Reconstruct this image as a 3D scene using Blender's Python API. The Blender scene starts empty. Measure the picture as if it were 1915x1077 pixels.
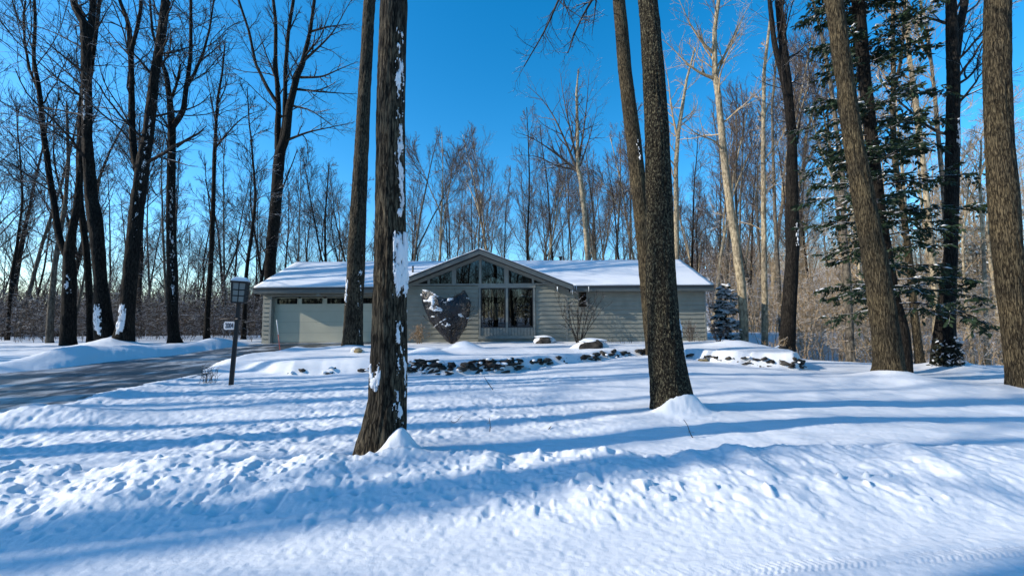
import bpy, bmesh, math, random
import numpy as np
from mathutils import Matrix, Vector
R = math.radians
sc = bpy.context.scene
COL = sc.collection

# ---------------------------------------------------------------- camera
FPX, CU, CV = 730.0, 957.5, 538.5          # focal length and centre in photo pixels (1915 x 1077)
PITCH, ROLL = R(4.04), R(-0.35)
CAM = np.array([0.0, 0.0, 1.6])
ROT = np.array((Matrix.Rotation(R(90) + PITCH, 3, 'X') @ Matrix.Rotation(ROLL, 3, 'Z')))
cam_d = bpy.data.cameras.new('camera')
cam_d.sensor_width = 36.0
cam_d.lens = 36.0 * FPX / 1915.0
cam_d.clip_start, cam_d.clip_end = 0.05, 3000
cam = bpy.data.objects.new('camera', cam_d)
COL.objects.link(cam)
cam.matrix_world = Matrix.Translation(CAM.tolist()) @ Matrix(ROT.tolist()).to_4x4()
sc.camera = cam

# ---------------------------------------------------------------- light
SUN_EL, SUN_SIDE = R(25.5), R(12.0)        # low sun from the left, 12 degrees in front of the facade
SUN_DIR = Vector((-math.cos(SUN_SIDE) * math.cos(SUN_EL), -math.sin(SUN_SIDE) * math.cos(SUN_EL), math.sin(SUN_EL)))
sun_d = bpy.data.lights.new('sun', 'SUN')
sun_d.energy, sun_d.angle, sun_d.color = 3.5, R(0.5), (1.0, 0.91, 0.79)
sun = bpy.data.objects.new('sun', sun_d)
COL.objects.link(sun)
sun.rotation_euler = SUN_DIR.to_track_quat('Z', 'Y').to_euler()
world = bpy.data.worlds.new('World')
sc.world = world
world.use_nodes = True
nt = world.node_tree
bg = nt.nodes['Background']
sky = nt.nodes.new('ShaderNodeTexSky')
sky.sky_type = 'NISHITA'
sky.sun_disc = False
sky.sun_elevation = SUN_EL
sky.sun_rotation = math.atan2(SUN_DIR.x, SUN_DIR.y)
sky.air_density, sky.dust_density, sky.ozone_density, sky.altitude = 1.0, 0.6, 3.0, 400
hsv = nt.nodes.new('ShaderNodeHueSaturation')
hsv.inputs['Saturation'].default_value = 1.38
hsv.inputs['Hue'].default_value = 0.493
nt.links.new(sky.outputs[0], hsv.inputs['Color'])
nt.links.new(hsv.outputs[0], bg.inputs['Color'])
bg.inputs['Strength'].default_value = 0.15
sc.view_settings.view_transform = 'Standard'
sc.view_settings.look = 'None'
sc.view_settings.exposure = 0.84
sc.view_settings.gamma = 1.0
sc.cycles.max_bounces = 5
sc.cycles.diffuse_bounces = 3
sc.cycles.transparent_max_bounces = 12

# ---------------------------------------------------------------- helpers
def at(u, v, Y):
    """world point seen at photo pixel (u, v) on the vertical plane y = Y"""
    d = ROT @ np.array([(u - CU) / FPX, (CV - v) / FPX, -1.0])
    return CAM + d * (Y / d[1])

def px(Y, w):
    return w * Y / FPX

def sstep(a, b, x):
    t = np.clip((np.asarray(x, float) - a) / (b - a), 0, 1)
    return t * t * (3 - 2 * t)

def _hash(ix, iy, iz, seed):
    h = (ix.astype(np.int64) * 374761393 + iy.astype(np.int64) * 668265263 + iz.astype(np.int64) * 2147483647 + seed * 974711) & 0xFFFFFFFF
    h = ((h ^ (h >> 13)) * 1274126177) & 0xFFFFFFFF
    h = ((h ^ (h >> 16)) * 2246822519) & 0xFFFFFFFF
    return ((h ^ (h >> 15)) & 0xFFFFFF) / float(0xFFFFFF)

def noise2(x, y, seed=0):
    x = np.asarray(x, float); y = np.asarray(y, float)
    ix, iy = np.floor(x), np.floor(y)
    fx, fy = x - ix, y - iy
    fx = fx * fx * (3 - 2 * fx); fy = fy * fy * (3 - 2 * fy)
    z = np.zeros_like(ix)
    a, b = _hash(ix, iy, z, seed), _hash(ix + 1, iy, z, seed)
    c, d = _hash(ix, iy + 1, z, seed), _hash(ix + 1, iy + 1, z, seed)
    return ((a * (1 - fx) + b * fx) * (1 - fy) + (c * (1 - fx) + d * fx) * fy) * 2 - 1

def fbm2(x, y, seed=0, oct=4, gain=0.5):
    s, a, n = 0, 1.0, 0
    for k in range(oct):
        s = s + a * noise2(x * 2 ** k + 13.7 * k, y * 2 ** k - 7.1 * k, seed + k)
        n += a; a *= gain
    return s / n

def tag(o, label=None, cat=None, group=None, kind=None):
    if label: o['label'] = label
    if cat: o['category'] = cat
    if group: o['group'] = group
    if kind: o['kind'] = kind
    return o

def raw_mesh(name, V, F, smooth=True):
    """mesh from an (n,3) array and an (m,3|4) face array"""
    V = np.ascontiguousarray(V, dtype=np.float32); F = np.ascontiguousarray(F, dtype=np.int32)
    me = bpy.data.meshes.new(name)
    me.vertices.add(len(V)); me.vertices.foreach_set('co', V.ravel())
    k = F.shape[1]
    me.loops.add(F.size); me.loops.foreach_set('vertex_index', F.ravel())
    me.polygons.add(len(F))
    me.polygons.foreach_set('loop_start', np.arange(0, F.size, k, dtype=np.int32))
    me.polygons.foreach_set('loop_total', np.full(len(F), k, dtype=np.int32))
    me.polygons.foreach_set('use_smooth', np.full(len(F), smooth, dtype=bool))
    me.update(calc_edges=True)
    return me

def link(name, me, mat=None, parent=None):
    o = bpy.data.objects.new(name, me)
    COL.objects.link(o)
    if mat is not None and not me.materials: me.materials.append(mat)
    if parent is not None: o.parent = parent
    return o

def empty(name, loc, rz=0.0):
    o = bpy.data.objects.new(name, None)
    o.empty_display_size = 0.2
    COL.objects.link(o)
    o.location = [float(c) for c in loc]; o.rotation_euler = (0, 0, rz)
    return o

class MB:
    """collects solids, links them as one mesh object"""
    def __init__(s): s.bm = bmesh.new()
    def box(s, x0, x1, y0, y1, z0, z1):
        v = [s.bm.verts.new(p) for p in ((x0,y0,z0),(x1,y0,z0),(x1,y1,z0),(x0,y1,z0),(x0,y0,z1),(x1,y0,z1),(x1,y1,z1),(x0,y1,z1))]
        for f in ((0,3,2,1),(4,5,6,7),(0,1,5,4),(1,2,6,5),(2,3,7,6),(3,0,4,7)): s.bm.faces.new([v[i] for i in f])
        return s
    def prism(s, pts, off):
        """polygon (list of 3D points) extruded by the vector off"""
        off = Vector(off)
        a = [s.bm.verts.new(p) for p in pts]; b = [s.bm.verts.new(Vector(p) + off) for p in pts]
        n = len(pts)
        s.bm.faces.new(a[::-1]); s.bm.faces.new(b)
        for i in range(n): s.bm.faces.new((a[i], a[(i+1) % n], b[(i+1) % n], b[i]))
        return s
    def tube(s, pts, rad, n=8, cap=True):
        pts = [Vector(p) for p in pts]
        if not hasattr(rad, '__len__'): rad = [rad] * len(pts)
        rings = []
        for i, p in enumerate(pts):
            t = (pts[min(i+1, len(pts)-1)] - pts[max(i-1, 0)]).normalized()
            u = t.cross(Vector((0, 0, 1)) if abs(t.z) < .95 else Vector((1, 0, 0))).normalized(); w = t.cross(u)
            rings.append([s.bm.verts.new(p + (u * math.cos(2*math.pi*k/n) + w * math.sin(2*math.pi*k/n)) * rad[i]) for k in range(n)])
        for a, b in zip(rings, rings[1:]):
            for k in range(n):
                f = s.bm.faces.new((a[k], a[(k+1) % n], b[(k+1) % n], b[k])); f.smooth = n > 5
        if cap: s.bm.faces.new(rings[0][::-1]); s.bm.faces.new(rings[-1])
        return s
    def build(s, name, mat, parent=None, bevel=0.0, seg=2):
        bmesh.ops.recalc_face_normals(s.bm, faces=s.bm.faces)
        if bevel:
            bmesh.ops.bevel(s.bm, geom=list(s.bm.edges), offset=bevel, segments=seg, affect='EDGES', profile=0.5)
        me = bpy.data.meshes.new(name); s.bm.to_mesh(me); s.bm.free()
        return link(name, me, mat, parent)

# ---------------------------------------------------------------- materials
def new_mat(name):
    m = bpy.data.materials.new(name); m.use_nodes = True
    return m, m.node_tree, m.node_tree.nodes['Principled BSDF']

def N(nt, kind, **kw):
    n = nt.nodes.new(kind)
    for k, v in kw.items():
        if k in n.inputs: n.inputs[k].default_value = v
        else: setattr(n, k, v)
    return n

def ramp(nt, src, stops):
    r = nt.nodes.new('ShaderNodeValToRGB')
    e = r.color_ramp.elements
    while len(e) < len(stops): e.new(0.5)
    for q, (p, c) in zip(e, stops):
        q.position = p; q.color = (*c, 1) if len(c) == 3 else c
    nt.links.new(src, r.inputs[0])
    return r

def coords(nt, scale, kind='Object'):
    tc = nt.nodes.new('ShaderNodeTexCoord'); mp = nt.nodes.new('ShaderNodeMapping')
    mp.inputs['Scale'].default_value = scale
    nt.links.new(tc.outputs[kind], mp.inputs[0])
    return mp.outputs[0]

def bump(nt, b, src, strength, dist, prev=None):
    n = nt.nodes.new('ShaderNodeBump')
    n.inputs['Strength'].default_value = strength; n.inputs['Distance'].default_value = dist
    nt.links.new(src, n.inputs['Height'])
    if prev: nt.links.new(prev.outputs[0], n.inputs['Normal'])
    nt.links.new(n.outputs[0], b.inputs['Normal'])
    return n

def mat_plain(name, col, rough=0.6, var=0.12, scale=6, metallic=0.0, bmp=0.15):
    m, nt, b = new_mat(name)
    ns = N(nt, 'ShaderNodeTexNoise', Scale=scale, Detail=6.0)
    nt.links.new(coords(nt, (1, 1, 1)), ns.inputs['Vector'])
    r = ramp(nt, ns.outputs['Fac'], [(0.3, [c * (1 - var) for c in col]), (0.7, [min(1, c * (1 + var)) for c in col])])
    nt.links.new(r.outputs[0], b.inputs['Base Color'])
    b.inputs['Roughness'].default_value = rough; b.inputs['Metallic'].default_value = metallic
    if bmp: bump(nt, b, ns.outputs['Fac'], bmp, 0.01)
    return m

def mat_snow(name, fine=True):
    m, nt, b = new_mat(name)
    b.inputs['Base Color'].default_value = (0.70, 0.72, 0.745, 1)
    b.inputs['Roughness'].default_value = 0.55
    b.inputs['Specular IOR Level'].default_value = 0.3
    v = coords(nt, (1, 1, 1))
    n1 = N(nt, 'ShaderNodeTexNoise', Scale=14.0, Detail=5.0, Roughness=0.6)
    n2 = N(nt, 'ShaderNodeTexNoise', Scale=120.0, Detail=3.0)
    for n in (n1, n2): nt.links.new(v, n.inputs['Vector'])
    p = bump(nt, b, n1.outputs['Fac'], 0.22, 0.02)
    if fine: bump(nt, b, n2.outputs['Fac'], 0.6, 0.005, p)
    return m

def mat_bark(name, dark, light, zs=0.2, scale=26.0, snow=0.0, bstr=0.8, spots=None, plates=0.0, pz=.16):
    m, nt, b = new_mat(name)
    v = coords(nt, (1, 1, zs))
    n1 = N(nt, 'ShaderNodeTexNoise', Scale=scale, Detail=6.0, Roughness=0.65)
    n2 = N(nt, 'ShaderNodeTexNoise', Scale=1.3, Detail=4.0)
    nt.links.new(v, n1.inputs['Vector']); nt.links.new(coords(nt, (1, 1, 1)), n2.inputs['Vector'])
    r = ramp(nt, n1.outputs['Fac'], [(0.36, dark), (0.52, [(a + c) / 2 for a, c in zip(dark, light)]), (0.68, light)])
    mx = nt.nodes.new('ShaderNodeMix'); mx.data_type = 'RGBA'; mx.blend_type = 'MULTIPLY'
    mx.inputs[0].default_value = 0.75
    r2 = ramp(nt, n2.outputs['Fac'], [(0.32, (0.42, 0.42, 0.44)), (0.68, (1.2, 1.14, 1.0))])
    nt.links.new(r.outputs[0], mx.inputs[6]); nt.links.new(r2.outputs[0], mx.inputs[7])
    out = mx.outputs[2]
    crack = None
    if plates:                                  # long plates parted by dark furrows
        wob = nt.nodes.new('ShaderNodeVectorMath'); wob.operation = 'MULTIPLY_ADD'
        nv = N(nt, 'ShaderNodeTexNoise', Scale=9.0, Detail=3.0); nt.links.new(coords(nt, (1, 1, .5)), nv.inputs['Vector'])
        nt.links.new(nv.outputs['Color'], wob.inputs[0]); wob.inputs[1].default_value = (.07, .07, .02); nt.links.new(coords(nt, (1, 1, pz)), wob.inputs[2])
        vo = N(nt, 'ShaderNodeTexVoronoi', feature='DISTANCE_TO_EDGE', Scale=plates); nt.links.new(wob.outputs[0], vo.inputs['Vector'])
        crack = ramp(nt, vo.outputs['Distance'], [(0.02, (.22, .20, .18)), (0.12, (.85, .85, .85)), (.30, (1, 1, 1))])
        m5 = nt.nodes.new('ShaderNodeMix'); m5.data_type = 'RGBA'; m5.blend_type = 'MULTIPLY'; m5.inputs[0].default_value = 1
        nt.links.new(out, m5.inputs[6]); nt.links.new(crack.outputs[0], m5.inputs[7]); out = m5.outputs[2]
    if spots:                                   # lichen and moss specks
        n3 = N(nt, 'ShaderNodeTexNoise', Scale=42.0, Detail=4.0, Roughness=0.7)
        nt.links.new(coords(nt, (1, 1, 0.6)), n3.inputs['Vector'])
        r3 = ramp(nt, n3.outputs['Fac'], [(0.52, (0, 0, 0)), (0.62, (1, 1, 1))])
        m3 = nt.nodes.new('ShaderNodeMix'); m3.data_type = 'RGBA'
        nt.links.new(r3.outputs[0], m3.inputs[0]); nt.links.new(out, m3.inputs[6])
        m3.inputs[7].default_value = (*spots, 1); out = m3.outputs[2]
    if snow:                                    # snow lying on upward faces
        g = nt.nodes.new('ShaderNodeNewGeometry'); sp = nt.nodes.new('ShaderNodeSeparateXYZ')
        nt.links.new(g.outputs['Normal'], sp.inputs[0])
        n4 = N(nt, 'ShaderNodeTexNoise', Scale=2.5, Detail=3.0)
        nt.links.new(coords(nt, (1, 1, 1)), n4.inputs['Vector'])
        mm = nt.nodes.new('ShaderNodeMath'); mm.operation = 'MULTIPLY'
        nt.links.new(sp.outputs[2], mm.inputs[0]); nt.links.new(n4.outputs['Fac'], mm.inputs[1])
        r4 = ramp(nt, mm.outputs[0], [(0.50 - 0.2 * snow, (0, 0, 0)), (0.56 - 0.2 * snow, (1, 1, 1))])
        m4 = nt.nodes.new('ShaderNodeMix'); m4.data_type = 'RGBA'
        nt.links.new(r4.outputs[0], m4.inputs[0]); nt.links.new(out, m4.inputs[6])
        m4.inputs[7].default_value = (0.82, 0.84, 0.87, 1); out = m4.outputs[2]
    nt.links.new(out, b.inputs['Base Color'])
    b.inputs['Roughness'].default_value = 0.9
    b.inputs['Specular IOR Level'].default_value = 0.15
    if bstr:
        p = bump(nt, b, n1.outputs['Fac'], bstr, 0.03)
        if crack: bump(nt, b, crack.outputs[0], .8, 0.015, p)
    return m

def mat_glass(name, tint=0.55, refl=0.10):
    m, nt, b = new_mat(name)
    nt.nodes.remove(b)
    g = N(nt, 'ShaderNodeBsdfGlossy', Roughness=0.02); g.inputs['Color'].default_value = (0.9, 0.95, 1, 1)
    t = N(nt, 'ShaderNodeBsdfTransparent'); t.inputs['Color'].default_value = (tint * .95, tint, tint, 1)
    ly = N(nt, 'ShaderNodeLayerWeight', Blend=0.15)
    ad = N(nt, 'ShaderNodeMath', operation='ADD'); ad.inputs[1].default_value = refl
    nt.links.new(ly.outputs['Fresnel'], ad.inputs[0])
    mx = nt.nodes.new('ShaderNodeMixShader')
    nt.links.new(ad.outputs[0], mx.inputs[0]); nt.links.new(t.outputs[0], mx.inputs[1]); nt.links.new(g.outputs[0], mx.inputs[2])
    nt.links.new(mx.outputs[0], nt.nodes['Material Output'].inputs['Surface'])
    return m

M = {}
M['snow'] = mat_snow('snow'); M['snow_soft'] = mat_snow('snow_soft', False)
M['bark_dark'] = mat_bark('bark_dark', (0.005, 0.0045, 0.0045), (0.042, 0.037, 0.031), plates=26, pz=.1)
M['bark_furrow'] = mat_bark('bark_furrow', (0.004, 0.0035, 0.003), (0.15, 0.127, 0.09), zs=0.25, scale=34, plates=24, pz=.07)
M['bark_moss'] = mat_bark('bark_moss', (0.004, 0.0035, 0.003), (0.05, 0.043, 0.029), zs=0.5, scale=34, spots=(0.115, 0.105, 0.066), plates=34, pz=.22)
M['bark_tan'] = mat_bark('bark_tan', (0.010, 0.008, 0.0055), (0.165, 0.136, 0.085), zs=0.2, scale=44, plates=30, pz=.06)
M['bark_grey'] = mat_bark('bark_grey', (0.035, 0.031, 0.026), (0.20, 0.18, 0.15), zs=0.3, scale=16)
M['bark_pale'] = mat_bark('bark_pale', (0.12, 0.10, 0.07), (0.50, 0.43, 0.31), zs=0.4, scale=12)
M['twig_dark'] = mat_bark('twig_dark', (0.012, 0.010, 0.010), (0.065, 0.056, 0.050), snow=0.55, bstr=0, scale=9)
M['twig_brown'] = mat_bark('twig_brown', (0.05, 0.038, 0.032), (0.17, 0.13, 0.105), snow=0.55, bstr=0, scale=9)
M['twig_tan'] = mat_bark('twig_tan', (0.24, 0.17, 0.10), (0.52, 0.40, 0.255), snow=0.7, bstr=0, scale=9)  # tan twigs, colour brightened to stand in for sunlight in the right woods

def mat_leaf(name, a, b_):
    m, nt, b = new_mat(name)
    ns = N(nt, 'ShaderNodeTexNoise', Scale=5.0, Detail=4.0)
    nt.links.new(coords(nt, (1, 1, 1)), ns.inputs['Vector'])
    r = ramp(nt, ns.outputs['Fac'], [(0.35, a), (0.65, b_)])
    nt.links.new(r.outputs[0], b.inputs['Base Color']); b.inputs['Roughness'].default_value = .6; b.inputs['Specular IOR Level'].default_value = .2
    return m
M['needle'] = mat_leaf('needle', (0.006, 0.015, 0.008), (0.023, 0.043, 0.019))
M['dry_leaf'] = mat_leaf('dry_leaf', (0.20, 0.11, 0.05), (0.36, 0.23, 0.12))

# ---------------------------------------------------------------- ground shape
WALL_MAIN = [(-5.6, 10.0), (-3.6, 10.15), (-1.4, 9.75), (-0.2, 10.15), (0.8, 11.1), (2.0, 12.0), (3.4, 12.9), (4.9, 13.6)]
WALL_SIDE = [(5.9, 13.3), (6.6, 12.4), (7.3, 11.8), (8.3, 11.5), (8.75, 11.9), (8.95, 12.9)]
WALL = WALL_MAIN + WALL_SIDE
def front_edge(x):
    """y of the front edge of the upper terrace at x"""
    xs = [-40, -9, -7.4] + [p[0] for p in WALL[:-1]] + [9.6, 11.0]
    ys = [11.0, 11.0, 10.6] + [p[1] for p in WALL[:-1]] + [14.0, 22.0]
    return np.interp(x, xs, ys)

def drive_edges(y):
    left = np.interp(y, [0, 6, 10, 12.2, 13.4, 18], [-13.8, -13.4, -13.1, -12.7, -12.0, -11.9])
    right = np.interp(y, [0, 5.7, 7.3, 9.6, 12, 16.0, 18], [-6.9, -7.5, -7.85, -8.15, -8.1, -7.3, -6.2])
    return left, right

def drive_z(x, y):
    return 0.10 + 0.024 * np.clip(y - 5, -5, 13) + 0 * x

MOUNDS = []          # (x, y, rx, ry, height, power)
def mound(x, y, rx, ry, h, p=1.0): MOUNDS.append((x, y, rx, ry, h, p))

def clumps(x, y, size, seed, thr=0.25):
    """rounded lumps: positive only"""
    return np.clip(noise2(x / size, y / size, seed) - thr, 0, 1) / (1 - thr)

def ground_z(x, y, detail=True):
    x = np.asarray(x, float); y = np.asarray(y, float)
    lawn = 0.07 + 0.014 * (np.clip(y, 4, 15) - 4)
    lawn = lawn - 0.32 * sstep(3, 12, x) * sstep(3.5, 6, y)
    lawn = lawn - 1.7 * sstep(6, 20, x) * sstep(11.5, 24, y)
    lawn = lawn - 1.5 * sstep(-8, -12, x) * sstep(18.5, 27, y)
    lawn = lawn + 12.0 * sstep(30, 85, y) * sstep(4, 40, x) + 3.0 * sstep(45, 130, y)
    lawn = lawn + 0.45 * sstep(-13.2, -17, x) * sstep(7, 13, y)
    fe = front_edge(x)
    edge_n = 0.06 * fbm2(x / 0.5, y / 0.5, 5, 3) if detail else 0
    t = sstep(-0.10, 0.22, y - fe + edge_n)
    terr = 0.47 - 0.02 * np.clip(y - 11, 0, 4)
    wall_soft = sstep(-9.2, -5.5, x) * (1 - sstep(9.2, 11.5, x))
    t2 = sstep(-1.2, 1.4, y - fe)
    tt = t * wall_soft + t2 * (1 - wall_soft)
    back = 1 - sstep(26, 34, y)
    z = lawn * (1 - tt * back) + terr * tt * back
    # mounds of drifted snow
    for (mx, my, rx, ry, h, p) in MOUNDS:
        d2 = ((x - mx) / rx) ** 2 + ((y - my) / ry) ** 2
        z = z + h * np.exp(-np.power(np.maximum(d2, 1e-9), 0.5 * p) * 1.5)
    # ploughed bank beside the road
    yc = 4.12 + 0.10 * fbm2(x / 1.6, x * 0 + 3.3, 9, 2) - 0.25 * sstep(-0.5, -3.5, x)
    road = 1 - sstep(-1.35, -0.35, y - yc)
    hb = 0.17 + 0.05 * noise2(x / 0.8, x * 0, 17) + 0.03 * noise2(x / 0.25, x * 0, 18)
    d = y - yc
    bank = np.where(d < 0, hb * (1 - sstep(0, 1.25, -d)) , hb * np.exp(-(d / 0.16) ** 2) * sstep(-3.2, -0.3, x))
    z = z * (1 - road) + bank * sstep(-6.6, -5.0, x)
    # driveway cut
    L, Rr = drive_edges(y)
    en = 0.22 * fbm2(x / 0.7, y / 0.7, 21, 4) if detail else 0
    ins = sstep(0.0, 0.35, np.minimum(x - L, Rr - x) + en) * (1 - sstep(17.9, 18.1, y))
    ridge = 0.24 * np.exp(-((x - L + 0.55) / 0.5) ** 2) * (1 + 0.5 * noise2(x / 1.5, y / 1.5, 3)) * sstep(20, 15, y)
    ridge = ridge + 0.06 * np.exp(-((x - Rr - 0.35) / 0.3) ** 2) * sstep(17.5, 15, y)
    ridge = np.where((y > 2) & (y < 20), ridge, 0)
    z = z + ridge
    z = z * (1 - ins) + (drive_z(x, y) - 0.06) * ins
    if not detail: return z
    out = 1 - ins
    near = (y > -3) & (y < 30)
    soft = 0.045 * fbm2(x / 1.7, y / 1.1, 31, 3) + 0.014 * fbm2(x / 0.35 + y * .6, y / 0.3, 41, 3)
    flat = 0.06 + 0.94 * sstep(-1.35, -0.7, d)
    # trampled, pitted snow on the left of the lawn
    tr = sstep(2.2, -0.5, x - 0.25 * (y - 5)) * sstep(4.1, 4.7, y) * sstep(10.2, 9.0, y) * (0.45 + 0.55 * sstep(-0.35, 0.2, noise2(x / 1.4, y / 0.9, 51)))
    pits = -0.030 * clumps(x, y, 0.11, 61, 0.1) + 0.022 * clumps(x + 3, y, 0.085, 62, 0.15) + 0.012 * noise2(x / 0.045, y / 0.045, 63)
    heap = sstep(1.0, 0.2, np.hypot((x + 3.3) / 1.3, (y - 5.0) / 0.8))
    pits = pits + heap * (0.10 * np.abs(fbm2(x / 0.30, y / 0.30, 71, 4)) + 0.03 * clumps(x, y, 0.08, 72, 0.1))
    # lumpy face of the bank, streaks running down it on the right
    fb = sstep(-1.25, -0.6, d) * sstep(0.12, -0.05, d)
    lumps = 0.026 * fbm2(x / 0.28, y / 0.22, 81, 5, .62) + 0.035 * clumps(x, y, 0.13, 82, 0.5) - 0.045 * clumps(x, y, 0.10, 83, 0.5) + 0.022 * clumps(x, y, 0.055, 86, 0.5) - 0.02 * clumps(x, y, 0.06, 87, 0.5)
    lumps = lumps * (.25 + .75 * sstep(3.6, -0.5, x)) + .010 * fbm2(x / .09, y / .07, 85, 3, .6) + 0.011 * fbm2((x + 0.45 * y) / 0.07, (y - 0.3 * x) / 0.5, 84, 3) * sstep(0.0, 3.0, x)
    ball = 0.055 * np.sqrt(np.clip(clumps(x, y, 0.085, 91, 0.62), 0, 1)) * sstep(0.22, 0.05, np.abs(d + 0.62 + 0.1 * noise2(x / 0.5, 0 * x, 92))) * sstep(-0.6, 0.6, x) * sstep(4.4, 3.0, x)
    drift = 0.016 * fbm2((x - 0.3 * y) / 0.9, (y + 0.05 * x) / 0.16, 95, 3) * sstep(-0.5, 3.0, x) * sstep(4.3, 5.0, y)
    crest = (0.035 * clumps(x, y, 0.09, 97, 0.2) + .012 * fbm2(x / .06, y / .06, 98, 2)) * np.exp(-(d / 0.10) ** 2)
    # tyre print on the road
    s = (y - (2.53 + 0.0926 * (x - 1.04)))
    tread = (np.abs(s) < 0.055) * (-0.005 + 0.005 * (np.sin((x * 1.0 + np.abs(s) * 0.9) * 2 * math.pi / 0.045) > 0.1))
    tread2 = -0.007 * np.exp(-((s + 0.17) / 0.06) ** 2) + 0.006 * np.exp(-((s - 0.1) / 0.03) ** 2)
    tread = (tread * (0.35 + 0.65 * sstep(-.3, .3, noise2(x / .35, y * 0 + 2, 8))) + tread2) * sstep(-0.2, 1.0, x)
    tiny = 0.005 * fbm2(x / 0.05, y / 0.04, 99, 2) * sstep(14, 5, y)
    mk = 0 * x
    for (mx, my, rr_) in MLUMP: mk = np.maximum(mk, np.exp(-((x - mx) ** 2 + (y - my) ** 2) / rr_ ** 2))
    det = (mk * (.03 * fbm2(x / .10, y / .10, 77, 3, .6)) + soft * (0.25 + 0.75 * flat) + tr * .75 * pits + fb * lumps + ball + drift + crest + tiny + tread) * out
    lumpdrive = ins * 0.0
    return z + np.where(near, det, soft) + lumpdrive

# drifts at the trees and shrubs (pixel, depth)
def px_mound(u, v, Y, rx, ry, h, p=1.0):
    q = at(u, v, Y); mound(q[0], q[1], rx, ry, h, p)
px_mound(750, 840, 4.2, 0.20, 0.17, 0.27, 1.7); px_mound(728, 852, 4.15, 0.12, 0.1, 0.06, 2.0); px_mound(770, 840, 4.3, 0.8, 0.4, 0.10)
px_mound(1270, 750, 5.9, 0.30, 0.2, 0.26, 1.9); px_mound(1300, 752, 5.95, 0.16, 0.15, 0.12, 2.0); px_mound(1248, 762, 5.8, 0.12, 0.1, 0.07, 2.0); px_mound(1290, 750, 6.0, 1.0, 0.6, 0.10)
px_mound(1672, 715, 9.9, 0.75, 0.6, 0.22, 1.3); px_mound(1700, 720, 9.5, 2.2, 1.4, 0.16, 1.5)
px_mound(1775, 690, 12.4, 0.9, 0.8, 0.36, 1.2); px_mound(1925, 735, 9.1, 0.8, 0.6, 0.12)
px_mound(210, 620, 15.8, 1.3, 1.2, 0.5, 1.1); px_mound(385, 630, 16.8, 1.2, 1.0, 0.25, 1.3)
px_mound(660, 645, 13.6, 1.1, 0.9, 0.22, 1.3); px_mound(715, 640, 14.6, 1.0, 0.8, 0.15, 1.5)
px_mound(800, 665, 11.6, 0.75, 0.5, 0.22, 2.0); px_mound(868, 650, 13.8, 0.7, 0.5, 0.32, 2.0)
px_mound(1000, 655, 13.0, 0.9, 0.5, 0.08, 2.0); px_mound(1370, 636, 15.0, 1.1, 0.6, 0.22, 2.5)
px_mound(100, 770, 5.9, 1.1, 0.55, 0.20, 1.6); px_mound(560, 655, 13.5, 0.9, 0.5, 0.10, 1.5)
px_mound(1222, 670, 12.8, 0.6, 0.5, 0.14, 1.2); px_mound(1475, 650, 16.5, 0.8, 0.6, 0.15)

MLUMP = [(*at(752, 840, 4.22)[:2], .35), (*at(1270, 750, 5.9)[:2], .4)]
def gz(x, y): return float(ground_z(np.array([x]), np.array([y]), False)[0])

def build_ground():
    rows = np.concatenate([-np.geomspace(300, 1.2, 22), np.linspace(-1.0, 1.55, 22),
                           1.0 / np.linspace(1 / 1.6, 1 / 26.0, 640), np.geomspace(26.6, 900, 60)])
    inner = np.linspace(-1, 1, 860)
    outer = np.geomspace(1.02, 14, 22)
    t = np.concatenate([-outer[::-1], inner, outer])
    w = np.where(rows > 0, 1.2 + 1.4 * np.abs(rows), 1.2 + 1.0 * np.abs(rows))
    X = t[None, :] * w[:, None]; Y = np.repeat(rows[:, None], len(t), 1)
    Z = ground_z(X, Y)
    V = np.stack([X, Y, Z], -1).reshape(-1, 3)
    nr, nc = X.shape
    i = np.arange(nr - 1)[:, None] * nc + np.arange(nc - 1)[None, :]
    F = np.stack([i, i + 1, i + nc + 1, i + nc], -1).reshape(-1, 4)
    o = link('ground', raw_mesh('ground', V, F), M['snow'])
    tag(o, 'snow covered ground with a ploughed bank, lawn and terrace', kind='structure')
build_ground()

def build_driveway():
    m, nt, b = new_mat('wet_asphalt')
    n1 = N(nt, 'ShaderNodeTexNoise', Scale=1.0, Detail=8.0, Roughness=0.68)
    nt.links.new(coords(nt, (1.6, 0.9, 1)), n1.inputs['Vector'])
    n2 = N(nt, 'ShaderNodeTexNoise', Scale=60.0, Detail=3.0)
    nt.links.new(coords(nt, (1, 1, 1)), n2.inputs['Vector'])
    r = ramp(nt, n1.outputs['Fac'], [(0.47, (0, 0, 0)), (0.62, (1, 1, 1))])
    r2 = ramp(nt, n2.outputs['Fac'], [(0.3, (0.014, 0.015, 0.018)), (0.7, (0.045, 0.046, 0.05))])
    mx = nt.nodes.new('ShaderNodeMix'); mx.data_type = 'RGBA'
    nt.links.new(r.outputs[0], mx.inputs[0]); nt.links.new(r2.outputs[0], mx.inputs[6])
    mx.inputs[7].default_value = (0.42, 0.43, 0.44, 1)
    nt.links.new(mx.outputs[2], b.inputs['Base Color'])
    b.inputs['Roughness'].default_value = 0.42
    bump(nt, b, n2.outputs['Fac'], 0.5, 0.01)
    ys = np.linspace(-3, 18.05, 90); ts = np.linspace(0, 1, 30)
    L, Rr = drive_edges(ys)
    X = (L - 0.5)[:, None] * (1 - ts) + (Rr + 0.5)[:, None] * ts
    Y = np.repeat(ys[:, None], 30, 1)
    Z = drive_z(X, Y) - 0.015 + 0.01 * fbm2(X, Y, 7, 2)
    nr, nc = X.shape
    i = np.arange(nr - 1)[:, None] * nc + np.arange(nc - 1)[None, :]
    F = np.stack([i, i + 1, i + nc + 1, i + nc], -1).reshape(-1, 4)
    o = link('driveway', raw_mesh('driveway', np.stack([X, Y, Z], -1).reshape(-1, 3), F), m)
    tag(o, 'dark asphalt driveway with streaks of thin snow', kind='structure')
build_driveway()

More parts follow.
